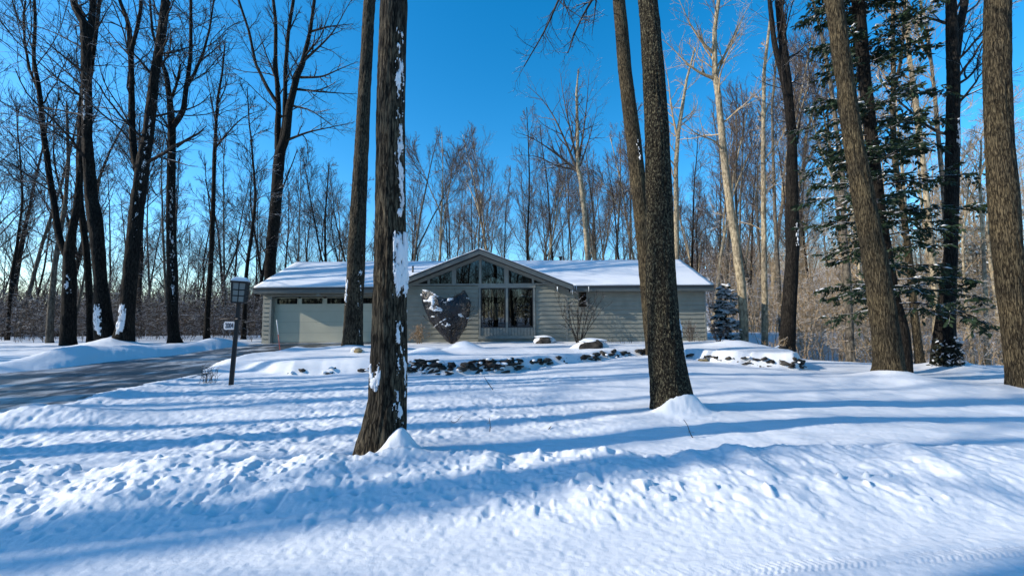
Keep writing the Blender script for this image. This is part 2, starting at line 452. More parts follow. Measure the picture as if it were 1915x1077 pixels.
# ---------------------------------------------------------------- trees: growing
def norm(a): return a / np.maximum(np.linalg.norm(a, axis=-1, keepdims=True), 1e-9)

def resample(P, Rr, n):
    P = np.asarray(P, float); Rr = np.asarray(Rr, float)
    s = np.concatenate([[0], np.cumsum(np.linalg.norm(np.diff(P, axis=0), axis=1))])
    q = np.linspace(0, s[-1], n)
    # smooth (Catmull-Rom like) by interpolating then averaging once
    out = np.stack([np.interp(q, s, P[:, k]) for k in range(3)], 1)
    if n > 6:
        for _ in range(2): out[1:-1] = 0.25 * out[:-2] + 0.5 * out[1:-1] + 0.25 * out[2:]
    return out, np.interp(q, s, Rr)

def tubes(P, Rr, sides):
    """(n,m,3),(n,m) -> vertices, quads"""
    n, m = Rr.shape
    T = np.gradient(P, axis=1); T = norm(T)
    ch = norm(P[:, -1] - P[:, 0])
    ref = np.where(np.abs(ch[:, 2:3]) < .9, np.array([[0, 0, 1.0]]), np.array([[1.0, 0, 0]]))
    ref = norm(ref - ch * (ref * ch).sum(1, keepdims=True))[:, None, :]
    U = norm(ref - T * (ref * T).sum(-1, keepdims=True)); W = np.cross(T, U)
    a = np.arange(sides) * 2 * math.pi / sides
    V = P[:, :, None, :] + Rr[:, :, None, None] * (U[:, :, None, :] * np.cos(a)[None, None, :, None] + W[:, :, None, :] * np.sin(a)[None, None, :, None])
    V = V.reshape(-1, 3)
    i = (np.arange(n)[:, None, None] * m + np.arange(m - 1)[None, :, None]) * sides
    k = np.arange(sides)[None, None, :]; k2 = (k + 1) % sides
    F = np.stack([i + k, i + k2, i + sides + k2, i + sides + k], -1).reshape(-1, 4)
    return V, F

class Geo:
    def __init__(s): s.V, s.F, s.n = [], [], 0
    def add(s, V, F):
        s.V.append(V); s.F.append(F + s.n); s.n += len(V); return s
    def tubes(s, P, Rr, sides): return s.add(*tubes(P, Rr, sides))
    def link(s, name, mat, parent=None, off=None, smooth=True):
        V = np.concatenate(s.V); F = np.concatenate(s.F)
        if off is not None: V = V - np.asarray(off)
        return link(name, raw_mesh(name, V, F, smooth), mat, parent)
    def mesh(s, name, off=None):
        V = np.concatenate(s.V); F = np.concatenate(s.F)
        if off is not None: V = V - np.asarray(off)
        return raw_mesh(name, V, F)

def sprout(rng, P, Rr, count, t0, t1, ang, ratio, m, rmin, up=0.10, wob=0.16, rr=0.55, Labs=None, flat=0.0, taper=0.2):
    """children for every parent branch: P (n,k,3), R (n,k) -> (n*count,m,3), (n*count,m)"""
    n, k = Rr.shape
    L = np.linalg.norm(np.diff(P, axis=1), axis=2).sum(1)
    idx = np.repeat(np.arange(n), count)
    j = np.tile(np.arange(count), n)
    t = t0 + (t1 - t0) * (j + rng.random(n * count)) / count
    f = t * (k - 1); i0 = np.minimum(f.astype(int), k - 2); fr = (f - i0)[:, None]
    base = P[idx, i0] * (1 - fr) + P[idx, i0 + 1] * fr
    tan = norm(P[idx, i0 + 1] - P[idx, i0])
    rad = Rr[idx, i0] * (1 - fr[:, 0]) + Rr[idx, i0 + 1] * fr[:, 0]
    rnd = rng.normal(size=(n * count, 3)); rnd[:, 2] *= (1 - flat)
    perp = norm(rnd - tan * (rnd * tan).sum(1, keepdims=True))
    a = np.radians(rng.uniform(ang[0], ang[1], n * count))[:, None]
    d = norm(np.cos(a) * tan + np.sin(a) * perp)
    if Labs is not None: ln = Labs(t) * rng.uniform(.75, 1.25, n * count)
    else: ln = L[idx] * ratio * (1.05 - 0.55 * t) * rng.uniform(.7, 1.3, n * count)
    r0 = np.maximum(np.minimum(rad * 0.8, rr * rad * rng.uniform(.8, 1.2, n * count)), rmin)
    Q = np.empty((n * count, m, 3)); Q[:, 0] = base
    st = (ln / (m - 1))[:, None]
    for s in range(1, m):
        d = norm(d + rng.normal(size=d.shape) * wob + np.array([0, 0, up]))
        Q[:, s] = Q[:, s - 1] + d * st
    tp = np.linspace(1, taper, m)[None, :]
    return Q, np.maximum(r0[:, None] * tp, rmin * 0.7)

def crown(rng, P, Rr, geo_b, n1=14, t0=.35, L1=None, n2=7, n3=7, n4=0, rmin=.006, ang1=(35, 65), up1=.07, ang2=(25, 55), r1=.34):
    """limbs, branches and twigs on the stems P (n,k,3)"""
    A, a = sprout(rng, P, Rr, n1, t0, .98, ang1, .4, 9, rmin * 3, up=up1, wob=.13, rr=r1, Labs=L1)
    geo_b.tubes(A, a, 6)
    B, b = sprout(rng, A, a, n2, .15, 1.0, ang2, .55, 6, rmin * 1.6, up=.05, wob=.11, rr=.55)
    geo_b.tubes(B, b, 4)
    if n3:
        C, c = sprout(rng, B, b, n3, .1, 1.0, (22, 50), .55, 5, rmin, up=.03, wob=.12, rr=.6)
        geo_b.tubes(C, c, 3)
        if n4:
            D, dd = sprout(rng, C, c, n4, .2, 1.0, (25, 55), .5, 4, rmin * .8, up=.03, wob=.2, rr=.6)
            geo_b.tubes(D, dd, 3)
    return A, a

def bark_tube(P, Rr, sides, amp, seed, kz=7.0, ka=14.0, flare=None):
    """one trunk with furrowed bark: P (m,3), R (m)"""
    V, F = tubes(P[None], Rr[None], sides)
    m = len(Rr)
    ang = np.tile(np.arange(sides) * 2 * math.pi / sides, m)
    s = np.concatenate([[0], np.cumsum(np.linalg.norm(np.diff(P, axis=0), axis=1))])
    h = np.repeat(s, sides); C = np.repeat(P, sides, 0); r = np.repeat(Rr, sides)
    ax, ay = np.cos(ang) * ka / 6.28 * 2, np.sin(ang) * ka / 6.28 * 2
    # 3-D lookup folded on two 2-D noises
    q = fbm2(ax * 1.3 + h * 0.13, ay * 1.3 + h * kz * 0.18, seed, 3) + 0.6 * noise2(ang * ka / 6.28 * 1.0, h * kz * .5, seed + 7) * np.sin(ang / 2) ** 2
    ridge = 1 - np.abs(q) * 2.4
    lump = 0.09 * fbm2(np.cos(ang) * 1.2 + h * .6, np.sin(ang) * 1.2 + 3.1, seed + 20, 3)
    k = 1 + lump + amp / np.maximum(r, .05) * np.clip(ridge, -1, 1)
    if flare is not None: k = k * flare(ang, h)
    V = C + (V - C) * k[:, None]
    return V, F, ang, h

def snow_patches(P, Rr, seed, rects, off=0.012, kk=(9, 5)):
    """snow stuck to a trunk; rects: (h0,h1,ang0,ang1,threshold); angle 0 = +x, -pi/2 = towards the road"""
    g = Geo()
    s = np.concatenate([[0], np.cumsum(np.linalg.norm(np.diff(P, axis=0), axis=1))])
    for (h0, h1, a0, a1, th) in rects:
        nh = max(12, int((h1 - h0) / 0.013)); na = max(12, int((a1 - a0) / 0.035))
        H, A = np.meshgrid(np.linspace(h0, h1, nh), np.linspace(a0, a1, na), indexing='ij')
        e = 1 - np.abs((H - (h0 + h1) / 2) / (h1 - h0) * 2) ** 4 - ((A - (a0 + a1) / 2) / (a1 - a0) * 2) ** 2
        val = fbm2(A * kk[0] * .42, H * kk[1] * 1.3, seed, 6, .74) * 1.6 + np.clip(e, -1, 1) * 0.5 - 0.45
        c = np.stack([np.interp(H, s, P[:, k]) for k in range(3)], -1); r = np.interp(H, s, Rr)
        rr = r + off + 0.03 * np.clip(val - th, 0, .6)
        V = c + np.stack([np.cos(A) * rr, np.sin(A) * rr, 0 * A], -1)
        inn = c + np.stack([np.cos(A) * (r - .02), np.sin(A) * (r - .02), 0 * A], -1)
        V = np.where((val > th)[..., None], V, inn)
        keep = (val > th)
        kf = keep[:-1, :-1] | keep[1:, :-1] | keep[:-1, 1:] | keep[1:, 1:]
        i = np.arange(nh - 1)[:, None] * na + np.arange(na - 1)[None, :]
        F = np.stack([i, i + 1, i + na + 1, i + na], -1)[kf]
        g.add(V.reshape(-1, 3), F.reshape(-1, 4))
    return g

def px_path(pts, Y, dY=0.0):
    """[(u, v, width)] in photo pixels -> world polyline and radii, running upwards"""
    P, Rr = [], []
    n = len(pts)
    for i, (u, v, w) in enumerate(pts):
        y = Y + dY * i / max(1, n - 1)
        P.append(at(u, v, y)); Rr.append(w * y / FPX / 2 / math.sqrt(1 + ((u - CU) / FPX) ** 2))
    return np.array(P), np.array(Rr)

def leaves(g, rng, C, D, ln, wd, droop=0.0):
    """flat leaf-sized faces at C pointing along D"""
    n = len(C)
    D = norm(D + rng.normal(size=D.shape) * .35 + np.array([0, 0, -droop]))
    S = norm(np.cross(D, rng.normal(size=D.shape)))
    l = (ln * rng.uniform(.6, 1.3, n))[:, None]; w = (wd * rng.uniform(.6, 1.3, n))[:, None]
    V = np.stack([C, C + D * l * .5 + S * w * .5, C + D * l, C + D * l * .5 - S * w * .5], 1).reshape(-1, 3)
    F = np.arange(4 * n).reshape(-1, 4)
    g.add(V, F)

HERO_SEED = [100]
def hero_tree(label, stem, Y, base_v=None, forks=(), limbs=(), mat='bark_dark', tmat='twig_dark', top=17.0, sides=28, amp=.008,
              crown_kw=None, patches=(), flare=.35, group=None, name='bare_tree', dY=0.0, t_crown=None, fork_crown=True, hi=False, extra=None):
    """a tree traced from the photo's pixels at its own distance: stem and forks [(u,v,w)...] upwards"""
    HERO_SEED[0] += 1
    rng = np.random.default_rng(HERO_SEED[0])
    P, Rr = px_path(stem, Y, dY)
    base = P[0].copy(); zg = gz(base[0], base[1])
    d0 = norm(P[0] - P[1])
    P = np.vstack([[P[0] + d0 * (max(0, P[0][2] - zg) + 0.25)], P]); Rr = np.concatenate([[Rr[0]], Rr])
    # above the picture: keep going to the height of the tree
    if P[-1][2] < top and not forks:
        d = norm(P[-1] - P[-2]) * .6 + np.array([0, 0, .5]); d = norm(d)
        L = (top - P[-1][2])
        w = rng.normal(size=(4, 3)) * .18; w[:, 2] = 0
        for i in range(1, 5):
            P = np.vstack([P, P[-1] + (d + w[i - 1]) * L / 4]); Rr = np.append(Rr, Rr[-1] * .68)
    root = empty(name, (base[0], base[1], zg))
    tag(root, label, 'tree', group)
    org = np.array([base[0], base[1], zg])
    H = np.linalg.norm(np.diff(P, axis=0), axis=1).sum()
    m = int(min(420, H / (.022 if hi else .06)))
    Q, q = resample(P, Rr, m)
    fl = None
    if flare:
        ph = rng.uniform(0, 6.28, 3)
        def fl(ang, h):
            k = np.exp(-np.maximum(h - .25, 0) / .22)
            return 1 + flare * k * (0.75 + .5 * np.sin(3 * ang + ph[0]) + .3 * np.sin(5 * ang + ph[1]))
    V, F, _, _ = bark_tube(Q, q, sides, amp, HERO_SEED[0], flare=fl)
    g = Geo().add(V, F)
    stems = [(Q, q)]
    for fk in forks:
        fy = Y + dY
        A, a = px_path(fk, fy, rng.uniform(-.5, .5))
        if A[-1][2] < top and fk[-1][1] < 60:
            d = norm(A[-1] - A[-2]); d = norm(d + np.array([0, 0, .5])); L = top - A[-1][2]
            for i in range(3):
                A = np.vstack([A, A[-1] + (d + rng.normal(size=3) * .12) * L / 3]); a = np.append(a, a[-1] * .6)
        A, a = resample(A, a, 40)
        V, F, _, _ = bark_tube(A, a, max(10, sides // 2), amp * .7, HERO_SEED[0] + 3)
        g.add(V, F); stems.append((A, a))
    g.link('trunk', M[mat], root, org)
    gb = Geo()
    for lb in limbs:
        A, a = px_path(lb, Y + dY * .5, rng.uniform(-1.2, 1.2) * .6)
        A, a = resample(A, a, 14); a = a * np.linspace(1, .3, 14)
        gb.tubes(A[None], a[None], 7)
        B, b = sprout(rng, A[None], a[None], 12, .12, 1.0, (25, 60), .42, 6, .009, up=.05, wob=.16, rr=.6)
        gb.tubes(B, b, 4)
        C, c = sprout(rng, B, b, 6, .15, 1.0, (25, 60), .5, 5, .006, up=.03, wob=.18, rr=.6)
        gb.tubes(C, c, 3)
    kw = dict(n1=12, t0=.5, n2=7, n3=6, rmin=.007, L1=lambda t: 4.5 * (1.25 - t))
    kw.update(crown_kw or {})
    src = stems if (fork_crown or not forks) else stems[:1]
    ks = resample
    PP, RR = zip(*[resample(a, b, 24) for a, b in src])
    tt = kw.pop('t0')
    for i, (a, b) in enumerate(zip(PP, RR)):
        crown(rng, a[None], b[None], gb, t0=tt if i == 0 else .1, **kw)
    gb.link('branches', M[tmat], root, org)
    if patches:
        snow_patches(Q, q, HERO_SEED[0], patches).link('snow_patch', M['snow_soft'], root, org)
    if extra: extra(root, org, Q, q, rng)
    return root

# ---------------------------------------------------------------- the house
YW, YE, YR = 18.3, 17.86, 21.3           # facade, eave and ridge planes
YB, YBW = 2 * YR - YE, 2 * YR - YW
ZE, ZR = 2.92, 4.52                       # eave and ridge heights
X0, X1 = -11.85, 9.25
def hx(u, Y=YW): return float(at(u, 590, Y)[0])
def hz(v, u=957, Y=YW): return float(at(u, v, Y)[2])
ZG = 0.38
M['siding'] = mat_plain('siding', (0.225, 0.225, 0.185), .75, .10, 3.0)
M['trim'] = mat_plain('trim', (0.20, 0.208, 0.185), .65, .10, 5.0)
M['fascia'] = mat_plain('fascia', (0.085, 0.098, 0.095), .6, .10, 5.0)
M['gutter'] = mat_plain('gutter', (0.018, 0.018, 0.020), .45, .1, 5.0)
M['door_paint'] = mat_plain('door_paint', (0.42, 0.40, 0.30), .6, .05, 2.0, bmp=.05)
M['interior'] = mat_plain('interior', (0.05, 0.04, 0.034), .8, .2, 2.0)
M['teal'] = mat_plain('teal', (0.03, 0.075, 0.085), .5, .2, 8.0)
M['black'] = mat_plain('black', (0.012, 0.012, 0.012), .5, .2, 8.0)
M['shingle'] = mat_plain('shingle', (0.045, 0.045, 0.048), .9, .2, 12.0)
M['glass'] = mat_glass('glass', .42, .06)
M['glass_upper'] = mat_glass('glass_upper', .30, .06)
M['glass_dark'] = mat_glass('glass_dark', .25, .06)
M['concrete'] = mat_plain('concrete', (0.22, 0.22, 0.20), .9, .15, 8.0)
M['ice'] = mat_plain('ice', (0.7, 0.76, 0.8), .15, .05, 5.0)

house = empty('house', ((X0 + X1) / 2, YW, ZG)); HO = Vector(house.location)
tag(house, 'low grey green ranch house with snowy roofs, a glazed centre gable and an attached garage', 'house')
def hp(mb, name, mat, parent=None, **k):
    o = mb.build(name, mat, parent or house, **k)
    if parent is None: o.location = -HO
    return o
def siding(name, x0, x1, z0, z1, top=None, y=YW, seed=1):
    """clapboards with a wavy lower edge; top(x) = optional sloping upper limit"""
    g = Geo(); exp = .207
    nb = int(math.ceil((z1 - z0) / exp)); nx = max(3, int((x1 - x0) / .12))
    xs = np.linspace(x0, x1, nx)
    for k in range(nb):
        lo = z0 + k * exp + (.012 * fbm2(xs / .55, 0 * xs + k * 7.7, seed, 3) + .006 * noise2(xs / .2, 0 * xs + k * 3.1, seed) if k else 0 * xs); hi = np.full_like(xs, z0 + (k + 1) * exp + .02)
        tp = np.minimum(hi, top(xs) if top else z1); tp = np.maximum(tp, lo)
        rows = [np.stack([xs, 0 * xs + y - .002, lo], 1), np.stack([xs, 0 * xs + y - .046, lo + .002], 1), np.stack([xs, 0 * xs + y - .006, tp], 1)]
        V = np.concatenate(rows); i = np.arange(nx - 1)
        F = np.concatenate([np.stack([i + a * nx, i + 1 + a * nx, i + 1 + (a + 1) * nx, i + (a + 1) * nx], 1) for a in (0, 1)])
        g.add(V, F)
    o = g.link(name, M['siding'], house, smooth=False); o.location = -HO
    return o
ZS = 2.70                                   # soffit
XA = hx(896, 17.55); HG = 4.20             # gable: centre and half width
GS = 0.395                                  # gable slope
ZA = 4.60
def rake(x, drop=0.0): return ZA - drop - GS * np.abs(np.asarray(x) - XA)
xg0, xg1 = hx(508), hx(703)                # garage door
xw0, xw1 = hx(895.5), hx(1001)             # picture window bay
zb = hz(533)                                # beam under the upper windows
# solid walls behind the boards
def wall_box(*a): return MB().box(*a)
mb = MB()
mb.box(X0 + .17, xg0 - .09, YW + .004, YW + .14, .1, ZS); mb.box(xg1 + .09, xw0, YW + .004, YW + .14, .1, ZS)
mb.box(xw1, X1 - .2, YW + .004, YW + .14, .1, ZS)
mb.box(X0 + .17, X0 + .31, YW + .14, YBW, .1, ZS); mb.box(X1 - .34, X1 - .2, YW + .14, YBW, .1, ZS)
mb.box(xw0, xw1, YW + .004, YW + .14, .1, hz(613)); mb.box(xg0 - .09, xg1 + .09, YW + .004, YW + .14, hz(551.5), ZS)
hp(mb, 'wall', M['siding'])
siding('siding', X0 + .19, xg0 - .09, ZG, ZS, seed=1)
siding('siding', xg1 + .09, xw0 - .02, ZG, zb - .02, seed=2)
siding('siding', xw1 + .02, hx(1058), ZG, zb - .02, seed=3)
siding('siding', hx(1062), hx(1317), ZG, ZS, seed=4)
hp(MB().box(hx(1058), hx(1062), YW - .045, YW + .002, ZG, ZS - .02), 'corner_board', M['trim'])
hp(MB().box(hx(1317), X1 - .19, YW - .045, YW + .002, ZG, ZS - .02), 'corner_board', M['trim'])
mb = MB(); mb.box(X0 + .17, xg0 - .09, YW - .02, YW + .003, .1, ZG - .004); mb.box(xg1 + .09, X1 - .2, YW - .02, YW + .003, .1, ZG - .004)
hp(mb, 'foundation', M['concrete'])
# end wall boards on the left gable end (seen edge on)
# ---- garage door
gd = hp(MB().box(xg0, xg1, YW + .208, YW + .26, .2, hz(555.5)), 'garage_door', M['door_paint'])
fr = MB(); fr.box(xg0 - .088, xg0, YW - .05, YW + .25, .2, hz(552)); fr.box(xg1, xg1 + .088, YW - .05, YW + .25, .2, hz(552)); fr.box(xg0 - .088, xg1 + .088, YW - .05, YW + .25, hz(552) + .003, hz(549.5))
hp(fr, 'door_frame', M['trim'])
ws = [(516.5, 554.7), (563, 602), (610.5, 649), (657.5, 696)]
for a, c in ws:
    xa_, xb_ = hx(a, YW + .17), hx(c, YW + .17); za_, zc_ = hz(568, 600, YW + .17), hz(557, 600, YW + .17)
    o = MB().box(xa_, xb_, YW + .200, YW + .204, za_, zc_).build('window_pane', M['garage_glass'] if 'garage_glass' in M else M['glass_dark'], gd)
    f = MB(); f.box(xa_ - .03, xb_ + .03, YW + .193, YW + .209, zc_ + .001, zc_ + .03); f.box(xa_ - .03, xb_ + .03, YW + .193, YW + .209, za_ - .03, za_ - .001)
    f.box(xa_ - .03, xa_ - .001, YW + .194, YW + .209, za_, zc_); f.box(xb_ + .001, xb_ + .03, YW + .194, YW + .209, za_, zc_)
    f.build('window_frame', M['door_paint'], gd)
    MB().box(xa_, xb_, YW + .205, YW + .2065, za_, zc_).build('dark_backing', M['black'], gd)
for k in (1, 2, 3):
    z = .36 + (hz(568) - .36) * k / 3.6
    MB().box(xg0 + .01, xg1 - .01, YW + .205, YW + .2085, z - .004, z + .004).build('section_joint', M['trim'], gd)
hp(MB().box(hx(597), hx(604), YE + .1, YE + .18, ZS - .10, ZS - .002).box(hx(598.5), hx(602.5), YE + .06, YE + .11, ZS - .16, ZS - .06), 'eave_lamp', M['trim'])
# ---- picture window bay (stands a little proud of the boards)
yb = YW - .075
def frame_rect(x0, x1, z0, z1, w, y0, y1):
    m = MB(); m.box(x0, x0 + w, y0, y1, z0, z1); m.box(x1 - w, x1, y0, y1, z0, z1); m.box(x0 + w, x1 - w, y0 + .002, y1, z1 - w, z1); m.box(x0 + w, x1 - w, y0 + .002, y1, z0, z0 + w); return m
zt, zm, zl = hz(538.5), hz(612.5), hz(627.5)
m_ = MB(); m_.box(xw0, hx(899), yb, YW + .1, zl, zt); m_.box(hx(946), hx(950), yb, YW + .1, zl, zt); m_.box(hx(997.3), xw1, yb, YW + .1, zl, zt)
m_.box(xw0 - .02, xw1 + .02, yb - .02, YW + .1, zt + .001, zb - .002); m_.box(xw0 - .03, xw1 + .03, yb - .05, YW, hz(633), zl - .001)
hp(m_, 'window_trim', M['trim'])
for a, c in ((899, 946), (950, 997.3)):
    wn = hp(frame_rect(hx(a) + .001, hx(c) - .001, zm, zt - .001, .045, YW - .055, YW - .01), 'picture_window', M['black'])
    MB().box(hx(a) + .046, hx(c) - .046, YW - .036, YW - .030, zm + .046, zt - .046).build('pane', M['glass'], wn)
    pn = MB(); x = hx(a) + .004; n = 8; wd = (hx(c) - hx(a) - .008) / n
    pn.box(hx(a) + .002, hx(c) - .002, YW - .02, YW - .002, zl + .001, zm - .002)
    for k in range(n): pn.box(x + k * wd + .018, x + (k + 1) * wd - .018, YW - .05, YW - .019, zl + .002, zm - .003)
    hp(pn, 'board_panel', M['trim'])
hp(MB().box(hx(907), hx(914.5), yb - .10, yb - .052, hz(633), hz(629)), 'outlet_box', M['trim'])
# ---- beam and upper windows under the gable
hp(MB().box(XA - HG + .25, XA + HG - .25, YW - .09, YW + .1, zb, zb + .07), 'gable_beam', M['trim'])
posts = [(799.5, 804), (845, 853), (896, 900.5), (943.5, 951.5), (995, 999)]
WD = .33
for a, c in posts:
    xa_, xb_ = hx(a), hx(c); zz = min(rake(xa_, WD), rake(xb_, WD))
    hp(MB().prism([(xa_, YW - .07, zb + .071), (xb_, YW - .07, zb + .071), (xb_, YW - .07, float(rake(xb_, WD - .02))), (xa_, YW - .07, float(rake(xa_, WD - .02)))], (0, .16, 0)), 'mullion', M['trim'])
edges = [hx(765)] + [q for a, c in posts for q in (hx(a), hx(c))] + [hx(1036)]
for i in range(0, len(edges), 2):
    xa_, xb_ = edges[i] + .002, edges[i + 1] - .002
    zz = lambda x: max(float(rake(x, WD + .02)), zb + .085)
    hp(MB().prism([(xa_, YW, zb + .075), (xb_, YW, zb + .075), (xb_, YW, zz(xb_)), (xa_, YW, zz(xa_))], (0, .006, 0)), 'upper_window', M['glass_upper'])
# sloping head board under each rake, and the raked fascia
for s in (-1, 1):
    e = XA + s * (HG - .05)
    hp(MB().prism([(XA, YW - .08, ZA - WD), (e, YW - .08, float(rake(e, WD))), (e, YW - .08, float(rake(e, .17))), (XA, YW - .08, ZA - .17)], (0, .18, 0)), 'rake_board', M['trim'])
    e = XA + s * (HG + .06)
    hp(MB().prism([(XA, YE - .235, ZA - .20), (e, YE - .235, float(rake(e, .20))), (e, YE - .235, float(rake(e, -.02))), (XA, YE - .235, ZA + .02)], (0, .035, 0)), 'rake_fascia', M['fascia'])
    hp(MB().prism([(XA, YE - .25, ZA + .0), (e, YE - .25, float(rake(e, .0))), (e, YE - .25, float(rake(e, -.05))), (XA, YE - .25, ZA + .05)], (0, .05, 0)), 'drip_edge', M['gutter'])
# ---- roofs
sl = (ZR - ZE) / (YR - YE)
def vdx(y): return (ZA - (ZE + sl * (y - YE))) / GS            # valley offset from the gable centre
def slab(pts, t): return MB().prism(pts, (0, 0, -t))
roof_mb = MB(); snow_parts = []
for mir in (0, 1):
    fy = (lambda y: y) if not mir else (lambda y: 2 * YR - y)
    gf = YE - .20
    for pts in ([(X0, YE, ZE), (XA - vdx(YE), YE, ZE), (XA - vdx(YR), YR, ZR), (X0, YR, ZR)],
                [(XA + vdx(YE), YE, ZE), (X1, YE, ZE), (X1, YR, ZR), (XA + vdx(YR), YR, ZR)],
                [(XA - .001, gf, ZA), (XA - .001, YR, ZA), (XA - vdx(YR), YR, ZR), (XA - vdx(YE), YE, ZE), (XA - vdx(YE), gf, ZE)],
                [(XA + .001, gf, ZA), (XA + .001, YR, ZA), (XA + vdx(YR), YR, ZR), (XA + vdx(YE), YE, ZE), (XA + vdx(YE), gf, ZE)]):
        q = [(x, fy(y), z) for x, y, z in pts]
        roof_mb.prism(q, (0, 0, -.14)); snow_parts.append(q)
roof = hp(roof_mb, 'roof', M['shingle'])
def roof_snow(q, name='roof_snow', th=.085):
    # a gently uneven blanket with a soft edge
    bm = bmesh.new(); vs = [bm.verts.new((x, y, z + .004)) for x, y, z in q]; f = bm.faces.new(vs)
    if f.normal.z < 0: f.normal_flip()
    bmesh.ops.triangulate(bm, faces=bm.faces[:])
    for _ in range(5):
        bmesh.ops.subdivide_edges(bm, edges=[e for e in bm.edges if e.calc_length() > .35], cuts=1, use_grid_fill=False)
        bmesh.ops.triangulate(bm, faces=[f for f in bm.faces if len(f.verts) > 3])
    bd = {v for e in bm.edges if e.is_boundary for v in e.verts}
    co = np.array([v.co for v in bm.verts])
    h = th * (1 + .35 * fbm2(co[:, 0] / 1.2, co[:, 1] / .9, 33, 3))
    r = bmesh.ops.extrude_face_region(bm, geom=bm.faces[:])
    new = [g for g in r['geom'] if isinstance(g, bmesh.types.BMVert)]
    for v in new:
        v.co.z += th * (1 + .35 * float(fbm2(np.array([v.co.x / 1.2]), np.array([v.co.y / .9]), 33, 3)[0]))
    bmesh.ops.recalc_face_normals(bm, faces=bm.faces)
    me = bpy.data.meshes.new(name); bm.to_mesh(me); bm.free()
    me.polygons.foreach_set('use_smooth', [True] * len(me.polygons))
    return link(name, me, M['snow_soft'], roof)
for q in snow_parts: roof_snow(q)
# fascia, gutter edge and soffit
for (a, c) in ((X0, XA - vdx(YE) + .05), (XA + vdx(YE) - .05, X1)):
    hp(MB().box(a + .01, c - .01, YE - .03, YE + .0, ZS + .002, ZE - .055), 'fascia', M['fascia'])
    hp(MB().box(a - .005, c + .005, YE - .07, YE - .002, ZE - .053, ZE + .005), 'gutter', M['gutter'])
    hp(MB().box(a + .02, c - .02, YE + .002, YW + .01, ZS - .02, ZS), 'soffit', M['trim'])
    hp(MB().box(a + .03, c - .03, YBW - .01, YB - .01, ZS - .02, ZS), 'soffit', M['trim'])
for xx in (X0 + .03, X1 - .07):
    hp(MB().prism([(xx, YE + .01, ZE - .25), (xx, YR, ZR - .26), (xx, YB - .01, ZE - .25), (xx, YB - .01, ZE - .145), (xx, YR, ZR - .145), (xx, YE + .01, ZE - .145)], (.04, 0, 0)), 'end_fascia', M['fascia'])
for xx in (X0 + .17, X1 - .34):
    hp(MB().prism([(xx, YW, ZS + .002), (xx, YBW, ZS + .002), (xx, YR, ZR - .2)], (.14, 0, 0)), 'end_gable', M['siding'])
# vents on the roof
o = MB().tube([(hx(771, 19.6), 19.6, 3.6), (hx(771, 19.6), 19.6, 4.13)], .045, 10); hp(o, 'vent_pipe', M['black'])
o = MB().tube([(hx(1050, 21.6), 21.6, 4.2), (hx(1050, 21.6), 21.6, 4.78)], .07, 10).tube([(hx(1050, 21.6), 21.6, 4.78), (hx(1050, 21.6), 21.6, 4.86)], .11, 10); hp(o, 'roof_vent', M['black'])
# small window on the right wing
w_ = hp(frame_rect(hx(1080.5), hx(1099), hz(577), hz(542.5), .05, YW - .07, YW + .0), 'window', M['trim'])
MB().box(hx(1080.5) + .05, hx(1099) - .05, YW - .05, YW - .044, hz(577) + .05, hz(542.5) - .05).build('pane', M['glass_upper'], w_)
MB().box(hx(1080.5) + .05, hx(1099) - .05, YW - .043, YW - .04, hz(577) + .05, hz(542.5) - .05).build('dark_backing', M['teal'] if 'teal' in M else M['black'], w_)
# icicles at the valley corners
for (u, v0, v1, w) in ((1042.5, 534, 545, 2.2), (1067.5, 533, 548, 2.0), (1070.5, 533, 551, 2.6), (1074, 533, 541, 1.4), (1078, 533, 543, 1.6), (1101, 534, 546, 1.3)):
    a, c = at(u, v0 + 2, YE - .08), at(u, v1, YE - .08)
    hp(MB().tube([a, (a + c) / 2, c], [px(YE, w) / 2, px(YE, w) / 3.2, .003], 7), 'icicle', M['ice'])
# rooms seen through the glass: floor, partitions and a back wall with its own openings
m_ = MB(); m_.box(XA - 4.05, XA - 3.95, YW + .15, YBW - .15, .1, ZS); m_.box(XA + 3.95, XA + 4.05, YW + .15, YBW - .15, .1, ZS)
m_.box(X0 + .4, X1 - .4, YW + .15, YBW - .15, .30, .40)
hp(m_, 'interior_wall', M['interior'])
def bx(u): return hx(u, YBW)
def bz(v): return hz(v, 957, YBW)
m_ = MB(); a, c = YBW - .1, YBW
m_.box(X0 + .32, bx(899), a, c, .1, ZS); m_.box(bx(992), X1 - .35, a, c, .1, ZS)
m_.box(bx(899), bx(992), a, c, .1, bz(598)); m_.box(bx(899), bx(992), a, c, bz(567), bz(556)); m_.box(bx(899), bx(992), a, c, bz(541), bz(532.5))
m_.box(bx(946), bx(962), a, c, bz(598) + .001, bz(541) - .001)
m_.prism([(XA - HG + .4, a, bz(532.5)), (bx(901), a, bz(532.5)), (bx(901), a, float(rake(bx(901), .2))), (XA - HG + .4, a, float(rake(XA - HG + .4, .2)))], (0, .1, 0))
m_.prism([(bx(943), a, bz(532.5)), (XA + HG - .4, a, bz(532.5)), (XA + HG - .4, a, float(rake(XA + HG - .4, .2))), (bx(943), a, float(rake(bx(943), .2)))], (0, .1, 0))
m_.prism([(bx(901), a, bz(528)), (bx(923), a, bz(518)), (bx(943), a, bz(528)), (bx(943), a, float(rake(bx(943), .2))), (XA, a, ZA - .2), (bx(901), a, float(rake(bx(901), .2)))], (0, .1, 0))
hp(m_, 'back_wall', M['interior'])

